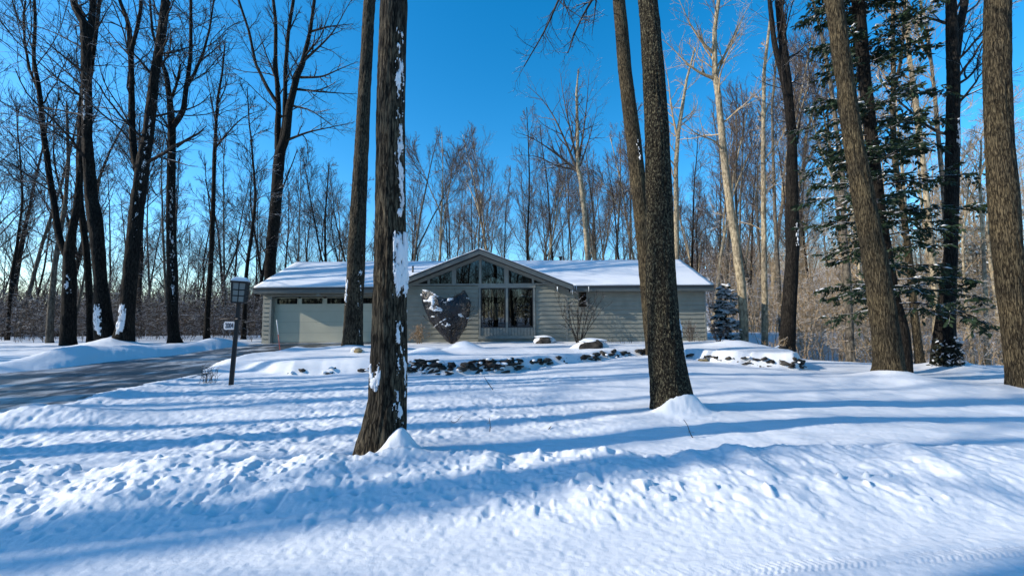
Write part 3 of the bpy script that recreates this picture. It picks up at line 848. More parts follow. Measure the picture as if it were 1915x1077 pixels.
# ---------------------------------------------------------------- lamp post and number sign
M['post'] = mat_plain('post', (0.010, 0.008, 0.007), .6, .3, 20.0)
m, nt, b = new_mat('lantern_glass'); b.inputs['Base Color'].default_value = (.27, .28, .26, 1); b.inputs['Roughness'].default_value = .3
b.inputs['Transmission Weight'].default_value = 0.25; M['lantern_glass'] = m
LY = 8.6
B0 = at(432, 714, LY); T0_ = at(446.5, 567, LY); B0[2] = gz(B0[0], B0[1]) - .1
lp = empty('lamp_post', B0); tag(lp, 'leaning dark post with a snow capped box lantern beside the driveway', 'lamp post')
def lpp(mb, name, mat, parent=None, **k):
    o = mb.build(name, mat, parent or lp, **k)
    if parent is None: o.location = -Vector(B0)
    return o
B0v, T0v = Vector(B0), Vector(T0_); ax = (T0v - B0v).normalized()
def sq(c, h, r, rot, tilt=ax):
    """square ring of half size r at c + h along the post"""
    u = Vector((math.cos(rot), math.sin(rot), 0)); u = (u - tilt * u.dot(tilt)).normalized(); w = tilt.cross(u)
    p = c + tilt * h
    return [p + u * r * a + w * r * b_ for a, b_ in ((-1, -1), (1, -1), (1, 1), (-1, 1))]
def frustum(mb, lo, hi):
    a = [mb.bm.verts.new(p) for p in lo]; b_ = [mb.bm.verts.new(p) for p in hi]
    mb.bm.faces.new(a[::-1]); mb.bm.faces.new(b_)
    for i in range(4): mb.bm.faces.new((a[i], a[(i + 1) % 4], b_[(i + 1) % 4], b_[i]))
    return mb
ph = .036; L_ = (T0v - B0v).length
lpp(frustum(MB(), sq(B0v, 0, ph * 1.12, .35), sq(B0v, L_, ph, .35)), 'post', M['post'], bevel=.006)
rot = .42; s0 = L_
lant = lpp(frustum(MB(), sq(B0v, s0, .125, rot), sq(B0v, s0 + .03, .135, rot)), 'lantern', M['post'], bevel=.004)
def addf(name, mb, mat, **k): return mb.build(name, mat, lant, **k)
fm = MB()
for i in range(4):
    lo, hi = sq(B0v, s0 + .031, .120, rot)[i], sq(B0v, s0 + .44, .133, rot)[i]
    fm.tube([lo, hi], .024, 4)
for h in (.16, .29):
    r_ = sq(B0v, s0 + h, .128, rot)
    for i in range(4): fm.tube([r_[i], r_[(i + 1) % 4]], .011, 4)
for i in range(4):
    lo, hi = sq(B0v, s0 + .031, .123, rot), sq(B0v, s0 + .44, .135, rot)
    fm.tube([(lo[i] + lo[(i + 1) % 4]) / 2, (hi[i] + hi[(i + 1) % 4]) / 2], .011, 4)
addf('frame', fm, M['post'])
addf('pane', frustum(MB(), sq(B0v, s0 + .033, .113, rot), sq(B0v, s0 + .438, .123, rot)), M['lantern_glass'])
addf('cap', frustum(frustum(MB(), sq(B0v, s0 + .441, .160, rot), sq(B0v, s0 + .475, .166, rot)), sq(B0v, s0 + .4755, .164, rot), sq(B0v, s0 + .53, .09, rot)), M['post'], bevel=.005)
addf('snow_cap', frustum(frustum(MB(), sq(B0v, s0 + .478, .162, rot), sq(B0v, s0 + .52, .158, rot)), sq(B0v, s0 + .5203, .156, rot), sq(B0v, s0 + .575, .09, rot)), M['snow_soft'], bevel=.02)
hb = B0v + ax * (L_ * .80)
lpp(MB().tube([at(412, 597, LY), at(450, 594.5, LY)], .009, 6).tube([at(441, 597, LY - .045), at(449, 596, LY - .045)], .02, 6), 'bracket', M['post'])
sc_ = at(428.5, 608.8, LY - .01)
sg = empty('house_number_sign', sc_); tag(sg, 'small white house number plate reading 2004 hung beside the post', 'sign')
M['plate'] = mat_plain('plate', (.55, .56, .58), .4, .04, 10); M['ink'] = mat_plain('ink', (.012, .014, .03), .5, .1, 10)
PW, PH = px(LY, 20.5), px(LY, 15.0)
pl = []
for k in range(4):                      # plate with scooped corners
    sx, sy = ((1, 1), (-1, 1), (-1, -1), (1, -1))[k]
    cx, cy = sx * PW / 2, sy * PH / 2; r_ = .022
    arc = [(cx - sx * r_ * math.sin(t) , cy - sy * r_ * math.cos(t)) for t in np.linspace(0, math.pi / 2, 5)]
    if k % 2: arc = arc[::-1]
    pl += arc
pl = [(x, 0.004, y) for x, y in pl]
MB().prism([(x * 1.0, y, z * 1.0) for x, y, z in pl], (0, .008, 0)).build('plate', M['plate'], sg)
MB().prism([(x * 1.07, y + .0085, z * 1.09) for x, y, z in pl], (0, .006, 0)).build('rim', M['ink'], sg)
fc = bpy.data.curves.new('digits', 'FONT'); fc.body = '2004'; fc.size = .155; fc.align_x = 'CENTER'; fc.align_y = 'CENTER'; fc.extrude = .002; fc.offset = .0022
fo = bpy.data.objects.new('digits_curve', fc); COL.objects.link(fo)
me = bpy.data.meshes.new_from_object(fo.evaluated_get(bpy.context.evaluated_depsgraph_get())); bpy.data.objects.remove(fo)
dg = link('digits', me, M['ink'], sg); dg.rotation_euler = (R(90), 0, 0); dg.scale = (.58, 1, 1); dg.location = (0, .001, -.004)
for s in (-1, 1): MB().tube([(s * .06, .008, PH / 2 - .005), (s * .06, .008, PH / 2 + .05)], .004, 5).build('hanger', M['ink'], sg)

# ---------------------------------------------------------------- driveway marker
M['marker_red'] = mat_plain('marker_red', (.45, .05, .03), .5, .1); M['marker_white'] = mat_plain('marker_white', (.75, .75, .73), .5, .05)
A_, B_ = at(524, 662, 13.4), at(517.3, 598, 13.4); A_[2] = gz(A_[0], A_[1]) - .05
ds = empty('driveway_marker', A_); tag(ds, 'thin leaning red driveway marker with a white tip in front of the garage door', 'marker')
md = Vector(A_).lerp(Vector(B_), .55)
o = MB().tube([A_, md], .009, 6).build('rod', M['marker_red'], ds); o.location = -Vector(A_)
o = MB().tube([md, B_], .011, 6).build('reflector', M['marker_white'], ds); o.location = -Vector(A_)

# ---------------------------------------------------------------- stones, boulders
M['stone'] = mat_bark('stone', (0.018, 0.017, 0.017), (0.115, 0.105, 0.095), zs=1.0, scale=5, bstr=.5)
M['stone_dark'] = mat_bark('stone_dark', (0.008, 0.008, 0.009), (0.05, 0.047, 0.043), zs=1.0, scale=6, bstr=.5)
M['stone_tan'] = mat_bark('stone_tan', (0.14, 0.11, 0.06), (0.34, 0.28, 0.17), zs=1.0, scale=6, bstr=.4)
def rock_mesh(rng, rx, ry, rz, sub=2, rough=.25):
    bm = bmesh.new(); bmesh.ops.create_icosphere(bm, subdivisions=sub, radius=1)
    k = rng.uniform(0, 50)
    cuts = [norm(rng.normal(size=3)) for _ in range(6)]
    for v in bm.verts:
        p = np.array(v.co)
        for c in cuts:
            d = p @ c
            if d > .62: p = p - c * (d - .62) * .9
        n_ = 1 + rough * float(fbm2(np.array([p[0] * 1.7 + k]), np.array([p[1] * 1.7 + p[2] * 1.3]), 5, 3)[0])
        v.co = Vector((p[0] * rx * n_, p[1] * ry * n_, p[2] * rz * n_))
    V = np.array([v.co for v in bm.verts]); F = np.array([[v.index for v in f.verts] for f in bm.faces]); bm.free()
    return V, F
def stone_wall(label, path, gaps, seed, hmax):
    rng = np.random.default_rng(seed)
    p = np.array(path); s = np.concatenate([[0], np.cumsum(np.linalg.norm(np.diff(p, axis=0), axis=1))])
    g = Geo(); gs = Geo(); x0 = None
    t = 0.0
    while t < s[-1]:
        ln = rng.uniform(.11, .33)
        if not any(a < t < b_ for a, b_ in gaps):
            f = (t + ln / 2) / s[-1]; hh = float(np.interp(f, [q[0] for q in hmax], [q[1] for q in hmax]))
            x = np.interp(t + ln / 2, s, p[:, 0]); y = np.interp(t + ln / 2, s, p[:, 1]) + .13
            tx, ty = np.interp(t + ln / 2 + .1, s, p[:, 0]) - x, np.interp(t + ln / 2 + .1, s, p[:, 1]) - y
            a = math.atan2(ty, tx) if abs(tx) + abs(ty) > 1e-6 else 0
            zb_ = gz(x, y - .45); z = zb_ - .04 + rng.uniform(-.02, .04)
            while z < zb_ + hh:
                h = rng.uniform(.06, .12)
                if rng.random() < (.06 if hh > .24 else .3): z += h; continue
                V, F = rock_mesh(rng, ln * rng.uniform(.38, .56), .15, h * .58, 3, .5)
                c_, s2 = math.cos(a + rng.uniform(-.15, .15)), math.sin(a); tl = rng.uniform(-.35, .35)
                V = np.stack([V[:, 0] * c_ - V[:, 1] * s2, V[:, 0] * s2 + V[:, 1] * c_, V[:, 2] + V[:, 0] * tl], 1)
                V = V + [x + rng.uniform(-.08, .08), y - .02 + rng.uniform(-.05, .05) + (z - zb_) * .15, z + h / 2]
                g.add(V, F)
                if rng.random() < .22:
                    W, F2 = rock_mesh(rng, ln * .35, .12, .035, 2, .2)
                    gs.add(W + [x + rng.uniform(-.1, .1), y - .10, z + h * .98], F2)
                z += h * .92
        t += ln * .92
    b0 = (p[0][0], p[0][1], gz(*p[0]))
    w = empty('stone_wall', b0); tag(w, label, 'wall')
    g.link('stones', M['stone'], w, b0); gs.link('snow', M['snow_soft'], w, b0)
stone_wall('low dry stone wall along the terrace edge left of the mossy trunk', [(x, y - .06) for x, y in WALL_MAIN], [(.25, .75), (1.2, 1.45), (7.2, 7.35), (7.9, 8.2)], 3,
           [(0, .10), (.17, .10), (.2, .2), (.26, .28), (.5, .28), (.62, .14), (.8, .16), (1, .18)])
stone_wall('low dry stone wall curving round the right end of the terrace', [(x, y - .06) for x, y in WALL_SIDE], [(.2, .5)], 4, [(0, .15), (.2, .15), (.5, .24), (1, .2)])
def boulder(label, u, v, Y, w, h, mat, cap, seed, capshift=0.0, d=None):
    rng = np.random.default_rng(seed); q = at(u, v, Y); z = gz(q[0], q[1])
    rx, rz = px(Y, w) / 2, px(Y, h); o = empty('boulder', (q[0], q[1], z)); tag(o, label, 'boulder')
    V, F = rock_mesh(rng, rx * .82, rx * .42, rz * .80, 3, .45)
    Geo().add(V + [capshift * rx, -rx * .46, rz * .30], F).link('stone', M[mat], o)
    V, F = rock_mesh(rng, rx * 1.15, rx * .72, rz * (.75 + cap * .45), 4, .10)
    V[:, 2] = np.where(V[:, 2] < 0, V[:, 2] * .3, V[:, 2]) - np.clip(-V[:, 1] / rx - .2, 0, 1) * 0
    Geo().add(V + [0, rx * .22, rz * .05], F).link('snow_cap', M['snow_soft'], o)
    V, F = rock_mesh(rng, rx * .9, rx * .40, rz * .35 * cap, 4, .12)
    Geo().add(V + [capshift * rx * .8, -rx * .22, rz * .98], F).link('snow_cap', M['snow_soft'], o)
boulder('big dark boulder under a thick snow cap in front of the right wing', 1103, 649, 14.3, 62, 15, 'stone_dark', .85, 11, .15)
boulder('grey boulder with a snow cap against the house below the right picture window', 1019, 637, 17.4, 40, 12, 'stone', .55, 12, -.05)
boulder('tan rounded stone half under snow at the foot of the thin trunk by the garage', 669, 658, 12.6, 24, 8, 'stone_tan', .9, 13, .3)
boulder('flat tan stone lying at the left end of the curved stone wall', 1315, 672, 12.7, 24, 5, 'stone_tan', .35, 14, 0)

# ---------------------------------------------------------------- shrubs, wrapped shrub, twigs
def shrub(label, u, v, Y, H, spread, n, mat, seed, r=.010, n2=6, n3=5, name='bare_shrub', lean=0.0, up=.05, rmin=.004, ang=(25, 55), leafmat=None, cat='shrub', group=None):
    rng = np.random.default_rng(seed); q = at(u, v, Y); q[2] = gz(q[0], q[1])
    az = rng.uniform(0, 6.28, n); tl = rng.uniform(.05, 1, n) * spread
    d = norm(np.stack([np.cos(az) * tl + lean, np.sin(az) * tl * .6, np.ones(n)], 1)); L = H * rng.uniform(.6, 1.05, n)
    m = 9; P = np.empty((n, m, 3)); P[:, 0] = np.array([0, 0, -.05]) + rng.normal(size=(n, 3)) * [.08, .06, 0]
    for s in range(1, m):
        d = norm(d + rng.normal(size=d.shape) * .09 + [0, 0, up]); P[:, s] = P[:, s - 1] + d * (L / (m - 1))[:, None]
    r_ = r * rng.uniform(.7, 1.3, n)[:, None] * np.linspace(1, .3, m)[None]
    o = empty(name, q); tag(o, label, cat, group)
    g = Geo(); g.tubes(P, r_, 6); g.link('stems', M[mat], o)
    g = Geo(); A, a = sprout(rng, P, r_, n2, .3, 1.0, ang, .4, 6, rmin * 1.4, up=.04, wob=.14); g.tubes(A, a, 4)
    if n3:
        B, b_ = sprout(rng, A, a, n3, .2, 1.0, ang, .5, 5, rmin, up=.03, wob=.16); g.tubes(B, b_, 3)
    g.link('twigs', M[mat], o)
    if leafmat:
        gl = Geo(); C = B[:, 2:].reshape(-1, 3); k = rng.random(len(C)) < .35
        leaves(gl, rng, C[k], norm(rng.normal(size=(k.sum(), 3))), .05, .035); gl.link('dry_leaves', M[leafmat], o, smooth=False)
    return o
shrub('tall open leafless shrub fanning out against the wall beside the small window', 1083, 640, 17.3, 2.5, .95, 15, 'twig_dark', 31, r=.017, n2=5, n3=5, rmin=.0055)
shrub('low tangled tan shrub against the wall right of the foreground trunk', 785, 634, 17.6, .85, 1.3, 16, 'twig_tan', 32, r=.010, n2=6, n3=4, leafmat='dry_leaf', ang=(35, 80))
shrub('low dark leafless shrub at the right end of the house wall', 1345, 640, 17.2, .95, 1.1, 18, 'twig_dark', 33, r=.010, n2=6, n3=5)
shrub('snow dusted shrub against the wall just right of the mossy trunk', 1292, 638, 17.6, 1.0, 1.0, 16, 'twig_brown', 36, r=.010, n2=6, n3=4)
shrub('wispy dark tuft of stems beside the lamp post at the driveway edge', 392, 706, 8.9, .48, .75, 22, 'twig_dark', 34, r=.004, n2=4, n3=0, rmin=.002)
shrub('snow laden scrub at the foot of the dark double trunk', 1450, 645, 16.4, .9, 1.2, 14, 'twig_tan', 35, r=.012, n2=6, n3=5)
for i, (u0, u1) in enumerate([(1126, 1190), (1300, 1330)]):
    for k in range(4 if i == 0 else 2):
        u = u0 + (u1 - u0) * (k + .3) / (4 if i == 0 else 2)
        shrub('short dead flower stalk poking up beside the right wing wall', u, 641, 17.4, .3, .5, 3, 'twig_dark', 50 + 10 * i + k, r=.007, n2=2, n3=0, name='dead_stalk', cat='plant', group='dead stalks along the right wing')

# netting wrapped shrub
def wrapped_shrub():
    rng = np.random.default_rng(77); Y = 17.15
    q = at(845, 640, Y); q[2] = gz(q[0], q[1]); o = empty('wrapped_shrub', q)
    tag(o, 'snow caught shrub bundled in dark netting, wide at the top and narrow at its foot', 'shrub')
    k = px(Y, 1.0)
    prof = [(0, .08), (.12, .26), (.35, .42), (.62, .62), (1.0, .86), (1.4, .99), (1.75, 1.02), (2.0, .96), (2.16, .86)]
    hs = np.linspace(0, 2.16, 40); a = np.arange(64) * 2 * math.pi / 64
    Hh, A = np.meshgrid(hs, a, indexing='ij')
    rr = np.interp(Hh, [p_[0] for p_ in prof], [p_[1] for p_ in prof]) * (1 + (.10 + .12 * (Hh / 2.16) ** 4) * fbm2(np.cos(A) * 2 + 5, np.sin(A) * 2 + Hh * 1.6, 5, 4) + .03 * noise2(A * 6, Hh * 3, 6))
    off = .32 * (1 - Hh / 2.16) - .32
    top = 1 + .09 * np.sin(A * 2 + 1) * (Hh / 2.16) ** 3
    V = np.stack([rr * np.cos(A) + off, rr * .52 * np.sin(A) + .1, Hh * top], -1).reshape(-1, 3)
    i = np.arange(39)[:, None] * 64 + np.arange(64)[None, :]; j = np.arange(39)[:, None] * 64 + (np.arange(64)[None, :] + 1) % 64
    F = np.stack([i, j, j + 64, i + 64], -1).reshape(-1, 4)
    m, nt, b = new_mat('netting'); b.inputs['Base Color'].default_value = (.006, .007, .012, 1); b.inputs['Roughness'].default_value = .28
    ns = N(nt, 'ShaderNodeTexNoise', Scale=3.2, Detail=5.0, Roughness=.6); nt.links.new(coords(nt, (1, 1, .7)), ns.inputs['Vector'])
    r_ = ramp(nt, ns.outputs['Fac'], [(.40, (.5,) * 3), (.60, (.94,) * 3)]); nt.links.new(r_.outputs[0], b.inputs['Alpha'])
    bump(nt, b, ns.outputs['Fac'], 1.0, .12)
    Geo().add(V, F).link('netting', m, o)
    z = np.array([[0, 0, -.1], [-.02, .05, .3], [-.08, .08, .7], [-.12, .08, 1.1]])
    P, r0 = resample(z, [.06, .05, .045, .03], 14)
    g = Geo(); g.tubes(P[None], r0[None], 9); g.link('trunk', M['bark_dark'], o)
    g = Geo(); A1, a1 = sprout(rng, P[None], r0[None], 26, .1, 1, (30, 75), .3, 8, .012, up=.04, wob=.16, Labs=lambda t: 1.35 - .1 * t); A1[:, :, 1] = A1[:, :, 1] * .62
    g.tubes(A1, a1, 6); B1, b1 = sprout(rng, A1, a1, 6, .3, 1, (30, 70), .4, 6, .007); B1[:, :, 1] *= .8; g.tubes(B1, b1, 4); g.link('branches', M['twig_dark'], o)
    # snow caught in folds of the net
    g = Geo(); nh, na = 190, 230
    Hh, A = np.meshgrid(np.linspace(.25, 2.2, nh), np.linspace(-math.pi * .98, -.02, na), indexing='ij')
    hc = np.minimum(Hh, 2.16)
    rr = np.interp(hc, [p_[0] for p_ in prof], [p_[1] for p_ in prof]) * (1 + (.10 + .12 * (hc / 2.16) ** 4) * fbm2(np.cos(A) * 2 + 5, np.sin(A) * 2 + hc * 1.6, 5, 4) + .03 * noise2(A * 6, hc * 3, 6))
    off = .32 * (1 - hc / 2.16) - .32; top = 1 + .09 * np.sin(A * 2 + 1) * (hc / 2.16) ** 3
    base = np.stack([rr * np.cos(A) + off, rr * .52 * np.sin(A) + .1, hc * top], -1)
    xx, zz = base[..., 0], base[..., 2]
    val = fbm2(xx / .28 + zz * .5, zz / .17, 11, 5, .58) + .34 * sstep(1.2, 2.1, zz) - .06 + .5 * np.exp(-((zz - .9 - .22 * np.cos(xx * 3)) / .03) ** 2) * (np.abs(xx + .25) < .7)
    th = .41; on = val > th
    d_ = np.where(on, .012 + .12 * np.clip(val - th, 0, .4), -.03)[..., None]
    Vn = base + np.stack([np.cos(A) * .6, np.sin(A), .25 + 0 * A], -1) * d_
    kf = on[:-1, :-1] | on[1:, :-1] | on[:-1, 1:] | on[1:, 1:]
    i = np.arange(nh - 1)[:, None] * na + np.arange(na - 1)[None, :]
    g.add(Vn.reshape(-1, 3), np.stack([i, i + 1, i + na + 1, i + na], -1)[kf])
    g.link('snow', M['snow_soft'], o)
wrapped_shrub()

# twigs lying in or poking out of the snow, a snowy fallen branch
def twig(label, pts, Y, r, seed, name='fallen_twig', snow=False):
    rng = np.random.default_rng(seed); P = np.array([at(u, v, Y + dy) for u, v, dy in pts])
    gzv = np.array([gz(p_[0], p_[1]) for p_ in P])
    base = np.array([P[-1][0], P[-1][1], gzv[-1]]); P = P + [0, 0, base[2] - P[-1][2] + .005]
    o = empty(name, base); tag(o, label, 'twig' if not snow else 'branch')
    Q, q_ = resample(P, np.linspace(r * .5, r, len(P)), 10); g = Geo(); g.tubes(Q[None], q_[None], 6)
    S, s_ = sprout(rng, Q[None], q_[None], 3, .1, .7, (25, 60), .3, 5, r * .4); g.tubes(S, s_, 4); g.link('stem', M['twig_dark'], o, base)
    if snow:
        g = Geo(); g.tubes((Q + [0, 0, r * 1.5])[None], (q_ * 1.6)[None], 8); g.link('snow', M['snow_soft'], o, base)
twig('thin bent twig stuck in the snow in front of the stone wall', [(906, 721, 0), (913, 733, 0), (922, 745, 0)], 7.9, .008, 1)
twig('small forked twig lying on the lawn right of the foreground trunk', [(865, 788, .1), (852, 803, 0), (843, 800, 0)], 5.7, .005, 2)
twig('short upright twig in the middle of the lawn', [(915, 797, 0), (917, 810, 0), (916, 823, 0)], 5.2, .006, 3)
twig('tiny twig on the smooth snow left of the mossy trunk', [(1031, 810, .05), (1026, 816, 0)], 5.3, .006, 4)
twig('crooked twig sticking out of the snow below the mossy trunk', [(1279, 801, 0), (1287, 812, 0), (1290, 825, 0), (1298, 838, 0)], 4.85, .006, 5)
twig('snow covered fallen branch leaning at the dark double trunk', [(1455, 620, 0), (1438, 629, 0), (1422, 637, 0)], 16.0, .05, 6, 'fallen_branch', True)

# ---------------------------------------------------------------- the trees one can tell apart
ANG_R, ANG_C, ANG_L = -0.35, -1.57, -2.5        # right side, towards the road, left side of a trunk
hero_tree('large furrowed trunk in the left foreground with snow plastered down its right side',
          [(708, 856, 84), (719, 800, 78), (725, 750, 68), (728, 690, 65), (729, 600, 62), (731, 500, 60), (731, 400, 57), (731, 200, 53), (737, 0, 50)], 4.35,
          mat='bark_furrow', sides=84, amp=.011, top=15, hi=True, flare=.13, crown_kw=dict(t0=.62, n1=10),
          patches=[(1.00, 1.30, -2.75, -1.65, -.25), (1.98, 2.72, -1.15, 0.2, -.35), (.9, 2.0, -1.0, .2, .16), (2.7, 5.2, -1.05, -.25, .10), (.5, 1.1, -1.2, .2, .22)])
hero_tree('thin straight trunk standing in front of the right part of the garage door',
          [(659, 642, 37), (662, 560, 34), (666, 500, 33), (670, 400, 30), (675, 300, 27), (680, 200, 25), (687, 80, 23), (691, 0, 22)], 13.8,
          mat='bark_furrow', sides=44, amp=.014, top=21, flare=.12, crown_kw=dict(t0=.7, n1=10),
          patches=[(.35, 1.0, -1.3, -.2, .1), (1.6, 2.7, -2.7, -1.9, .0), (1.0, 3.5, -1.0, -.2, .3)])
hero_tree('thick mossy trunk in the right foreground, dark and flared at its foot',
          [(1256, 758, 78), (1252, 720, 72), (1246, 680, 67), (1241, 600, 58), (1236, 500, 53), (1233, 401, 50), (1227, 223, 43), (1216, 45, 39), (1211, 0, 38)], 6.15,
          mat='bark_moss', sides=72, amp=.012, top=16, hi=True, flare=.14, crown_kw=dict(t0=.66, n1=10),
          patches=[(.45, 1.6, -.55, .3, -.05), (.2, .55, -1.7, -.9, .05)])
def drooping_twigs(root, org, Q, q, rng):
    A, a = px_path([(1150, -60, 9), (1110, -70, 7), (1065, -45, 5), (1040, 10, 4), (1022, 55, 3), (1000, 90, 2.4), (980, 125, 1.8)], 12.9)
    B_, b_ = px_path([(1150, -80, 9), (1120, -20, 6), (1095, 20, 4), (1075, 60, 3), (1062, 100, 2)], 12.9)
    g = Geo()
    for P_, r_ in ((A, a), (B_, b_)):
        P_, r_ = resample(P_, r_, 14)
        g.tubes(P_[None], r_[None], 6)
        S, s = sprout(rng, P_[None], r_[None], 16, .3, 1.0, (30, 70), .32, 7, .007, up=-.02, wob=.22)
        g.tubes(S, s, 4)
        S2, s2 = sprout(rng, S, s, 6, .2, 1, (30, 60), .5, 5, .006, up=-.02, wob=.22); g.tubes(S2, s2, 3)
    g.link('drooping_branch', M['twig_dark'], root, org)
hero_tree('smooth leaning trunk half hidden behind the mossy right foreground trunk',
          [(1228, 672, 36), (1219, 600, 34), (1212, 520, 33), (1200, 401, 29), (1185, 267, 29), (1169, 134, 26), (1157, 0, 24)], 12.9,
          mat='bark_tan', sides=40, amp=.008, top=20, flare=.15, extra=drooping_twigs, crown_kw=dict(t0=.62, n1=9),
          patches=[(6.8, 7.6, -1.6, -1.0, .1)])
hero_tree('big tan trunk leaning left on the right lawn, lit along its left side',
          [(1666, 706, 66), (1664, 690, 59), (1656, 623, 54), (1645, 549, 52), (1633, 474, 48), (1614, 371, 43), (1594, 260, 38), (1580, 149, 35), (1559, 0, 35)], 10.0,
          mat='bark_tan', sides=72, amp=.013, top=18, hi=True, flare=.32, crown_kw=dict(t0=.66, n1=9))
hero_tree('broad tan trunk at the right edge of the lawn',
          [(1918, 738, 70), (1912, 700, 64), (1903, 620, 62), (1893, 549, 60), (1883, 450, 61), (1878, 371, 62), (1869, 260, 58), (1865, 149, 55), (1866, 0, 54)], 9.0,
          mat='bark_tan', sides=72, amp=.013, top=17, hi=True, flare=.32, crown_kw=dict(t0=.66, n1=9))
def ivy(root, org, Q, q, rng):
    g = Geo(); gs = Geo()
    n = 1400
    h = rng.uniform(.2, 1.25, n) ** 1.0; a = rng.uniform(-math.pi, .6, n)
    k = rng.random(n) < np.clip(1.35 - h, 0.05, 1)
    h, a = h[k], a[k]
    s = np.concatenate([[0], np.cumsum(np.linalg.norm(np.diff(Q, axis=0), axis=1))])
    c = np.stack([np.interp(h, s, Q[:, i]) for i in range(3)], 1); r = np.interp(h, s, q) + rng.uniform(.02, .14, len(h)) * (1.3 - h)
    C = c + np.stack([np.cos(a) * r, np.sin(a) * r, 0 * a], 1)
    D = np.stack([np.cos(a), np.sin(a), -.6 + 0 * a], 1)
    leaves(g, rng, C, D, .10, .08)
    k = rng.random(len(C)) < .16
    leaves(gs, rng, C[k] + [0, -.03, .03], D[k] * [1, 1, 0] + [0, 0, .2], .11, .10)
    g.link('ivy', M['ivy'], root, org, smooth=False); gs.link('snow_patch', M['snow_soft'], root, org, smooth=False)
M['ivy'] = mat_plain('ivy', (0.016, 0.020, 0.010), .6, .4)
hero_tree('black trunk with ivy and snow round its foot, right of the evergreen',
          [(1764, 690, 50), (1765, 655, 48), (1769, 586, 37), (1778, 474, 28), (1779, 400, 29), (1782, 260, 28), (1783, 149, 27), (1781, 90, 27), (1778, 0, 22)], 12.3,
          mat='bark_dark', sides=40, amp=.012, top=19, flare=.25, extra=ivy, fork_crown=True, crown_kw=dict(t0=.62, n1=8),
          forks=[[(1785, 120, 22), (1791, 74, 20), (1796, 40, 18), (1806, 0, 17)]], patches=[(7.2, 8.3, -1.9, -1.1, .0)])
hero_tree('dark leaning double trunk beside the right end of the stone wall',
          [(1472, 652, 30), (1473, 620, 30), (1475, 586, 28), (1482, 474, 25), (1483, 437, 24), (1481, 371, 24), (1481, 260, 18), (1475, 186, 18), (1466, 100, 17), (1456, 0, 15)], 16.8,
          mat='bark_dark', sides=28, amp=.012, top=21, crown_kw=dict(t0=.55, n1=9),
          forks=[[(1473, 186, 14), (1461, 130, 13), (1449, 90, 11), (1443, 40, 9), (1439, 0, 8)]], patches=[(5.0, 6.2, -2.0, -1.0, .12)])
hero_tree('pale slender trunk leaning left just past the right end of the house',
          [(1391, 640, 17), (1391, 600, 17), (1386, 530, 17), (1376, 452, 16), (1367, 400, 15), (1356, 312, 14), (1343, 178, 12), (1337, 140, 11), (1336, 60, 9), (1344, 0, 7)], 19.5,
          mat='bark_pale', tmat='twig_tan', sides=24, amp=.008, top=17, crown_kw=dict(t0=.55, n1=10),
          limbs=[[(1338, 148, 8), (1310, 138, 6), (1285, 120, 5), (1262, 95, 4), (1240, 75, 3)], [(1335, 100, 7), (1312, 80, 5), (1290, 45, 4), (1270, 0, 3)],
                 [(1338, 150, 6), (1352, 110, 5), (1375, 60, 4), (1400, 10, 3)], [(1338, 130, 5), (1370, 80, 4), (1392, 30, 3)]])
hero_tree('slim straight pale trunk right of the house, second past its end',
          [(1430, 637, 13), (1430, 560, 12), (1429, 480, 11), (1428, 400, 10), (1427, 280, 9), (1429, 134, 7), (1440, 40, 5)], 20.5,
          mat='bark_pale', tmat='twig_tan', sides=18, amp=.006, top=16, crown_kw=dict(t0=.35, n1=14, L1=lambda t: 3.2 * (1.2 - t)))
hero_tree('very thin crooked trunk just left of the dark double trunk',
          [(1460, 622, 8), (1459, 580, 8), (1455, 504, 8), (1449, 400, 7), (1446, 300, 6), (1444, 200, 5), (1452, 100, 4)], 22.0,
          mat='bark_grey', sides=14, amp=.004, top=14, crown_kw=dict(t0=.4, n1=10, L1=lambda t: 2.8 * (1.2 - t)))
hero_tree('bare pale trunk rising behind the roof beside the mossy foreground trunk',
          [(1266, 560, 11), (1265, 446, 10), (1264, 312, 8.5), (1268, 250, 8), (1276, 200, 7), (1284, 150, 5), (1300, 90, 3)], 28.0,
          mat='bark_pale', tmat='twig_tan', sides=16, amp=.006, crown_kw=dict(t0=.5, n1=11, L1=lambda t: 4.2 * (1.2 - t)),
          limbs=[[(1266, 255, 5), (1255, 200, 4), (1250, 150, 3), (1240, 100, 2.4)]])
hero_tree('fan crowned tree behind the roof right of the gable peak',
          [(1100, 580, 10), (1099, 480, 9.5), (1093, 400, 9), (1085, 330, 8.5), (1080, 316, 8), (1080, 240, 6), (1078, 170, 4), (1082, 130, 2)], 27.0,
          mat='bark_pale', tmat='twig_brown', sides=16, amp=.005, crown_kw=dict(t0=.62, n1=9, L1=lambda t: 3.2 * (1.2 - t), ang1=(20, 45)),
          limbs=[[(1080, 320, 6), (1050, 295, 5), (1018, 272, 4), (990, 255, 3), (965, 248, 2)], [(1078, 315, 6), (1058, 265, 5), (1035, 215, 4), (1010, 180, 3), (985, 160, 2)],
                 [(1080, 305, 5), (1066, 240, 4), (1055, 190, 3), (1048, 140, 2)], [(1083, 300, 5), (1092, 240, 4), (1098, 190, 3), (1102, 130, 2)], [(1085, 310, 4), (1102, 260, 3), (1118, 200, 2)],
                 [(1079, 318, 5), (1040, 310, 4), (1005, 292, 3), (970, 290, 2)]])
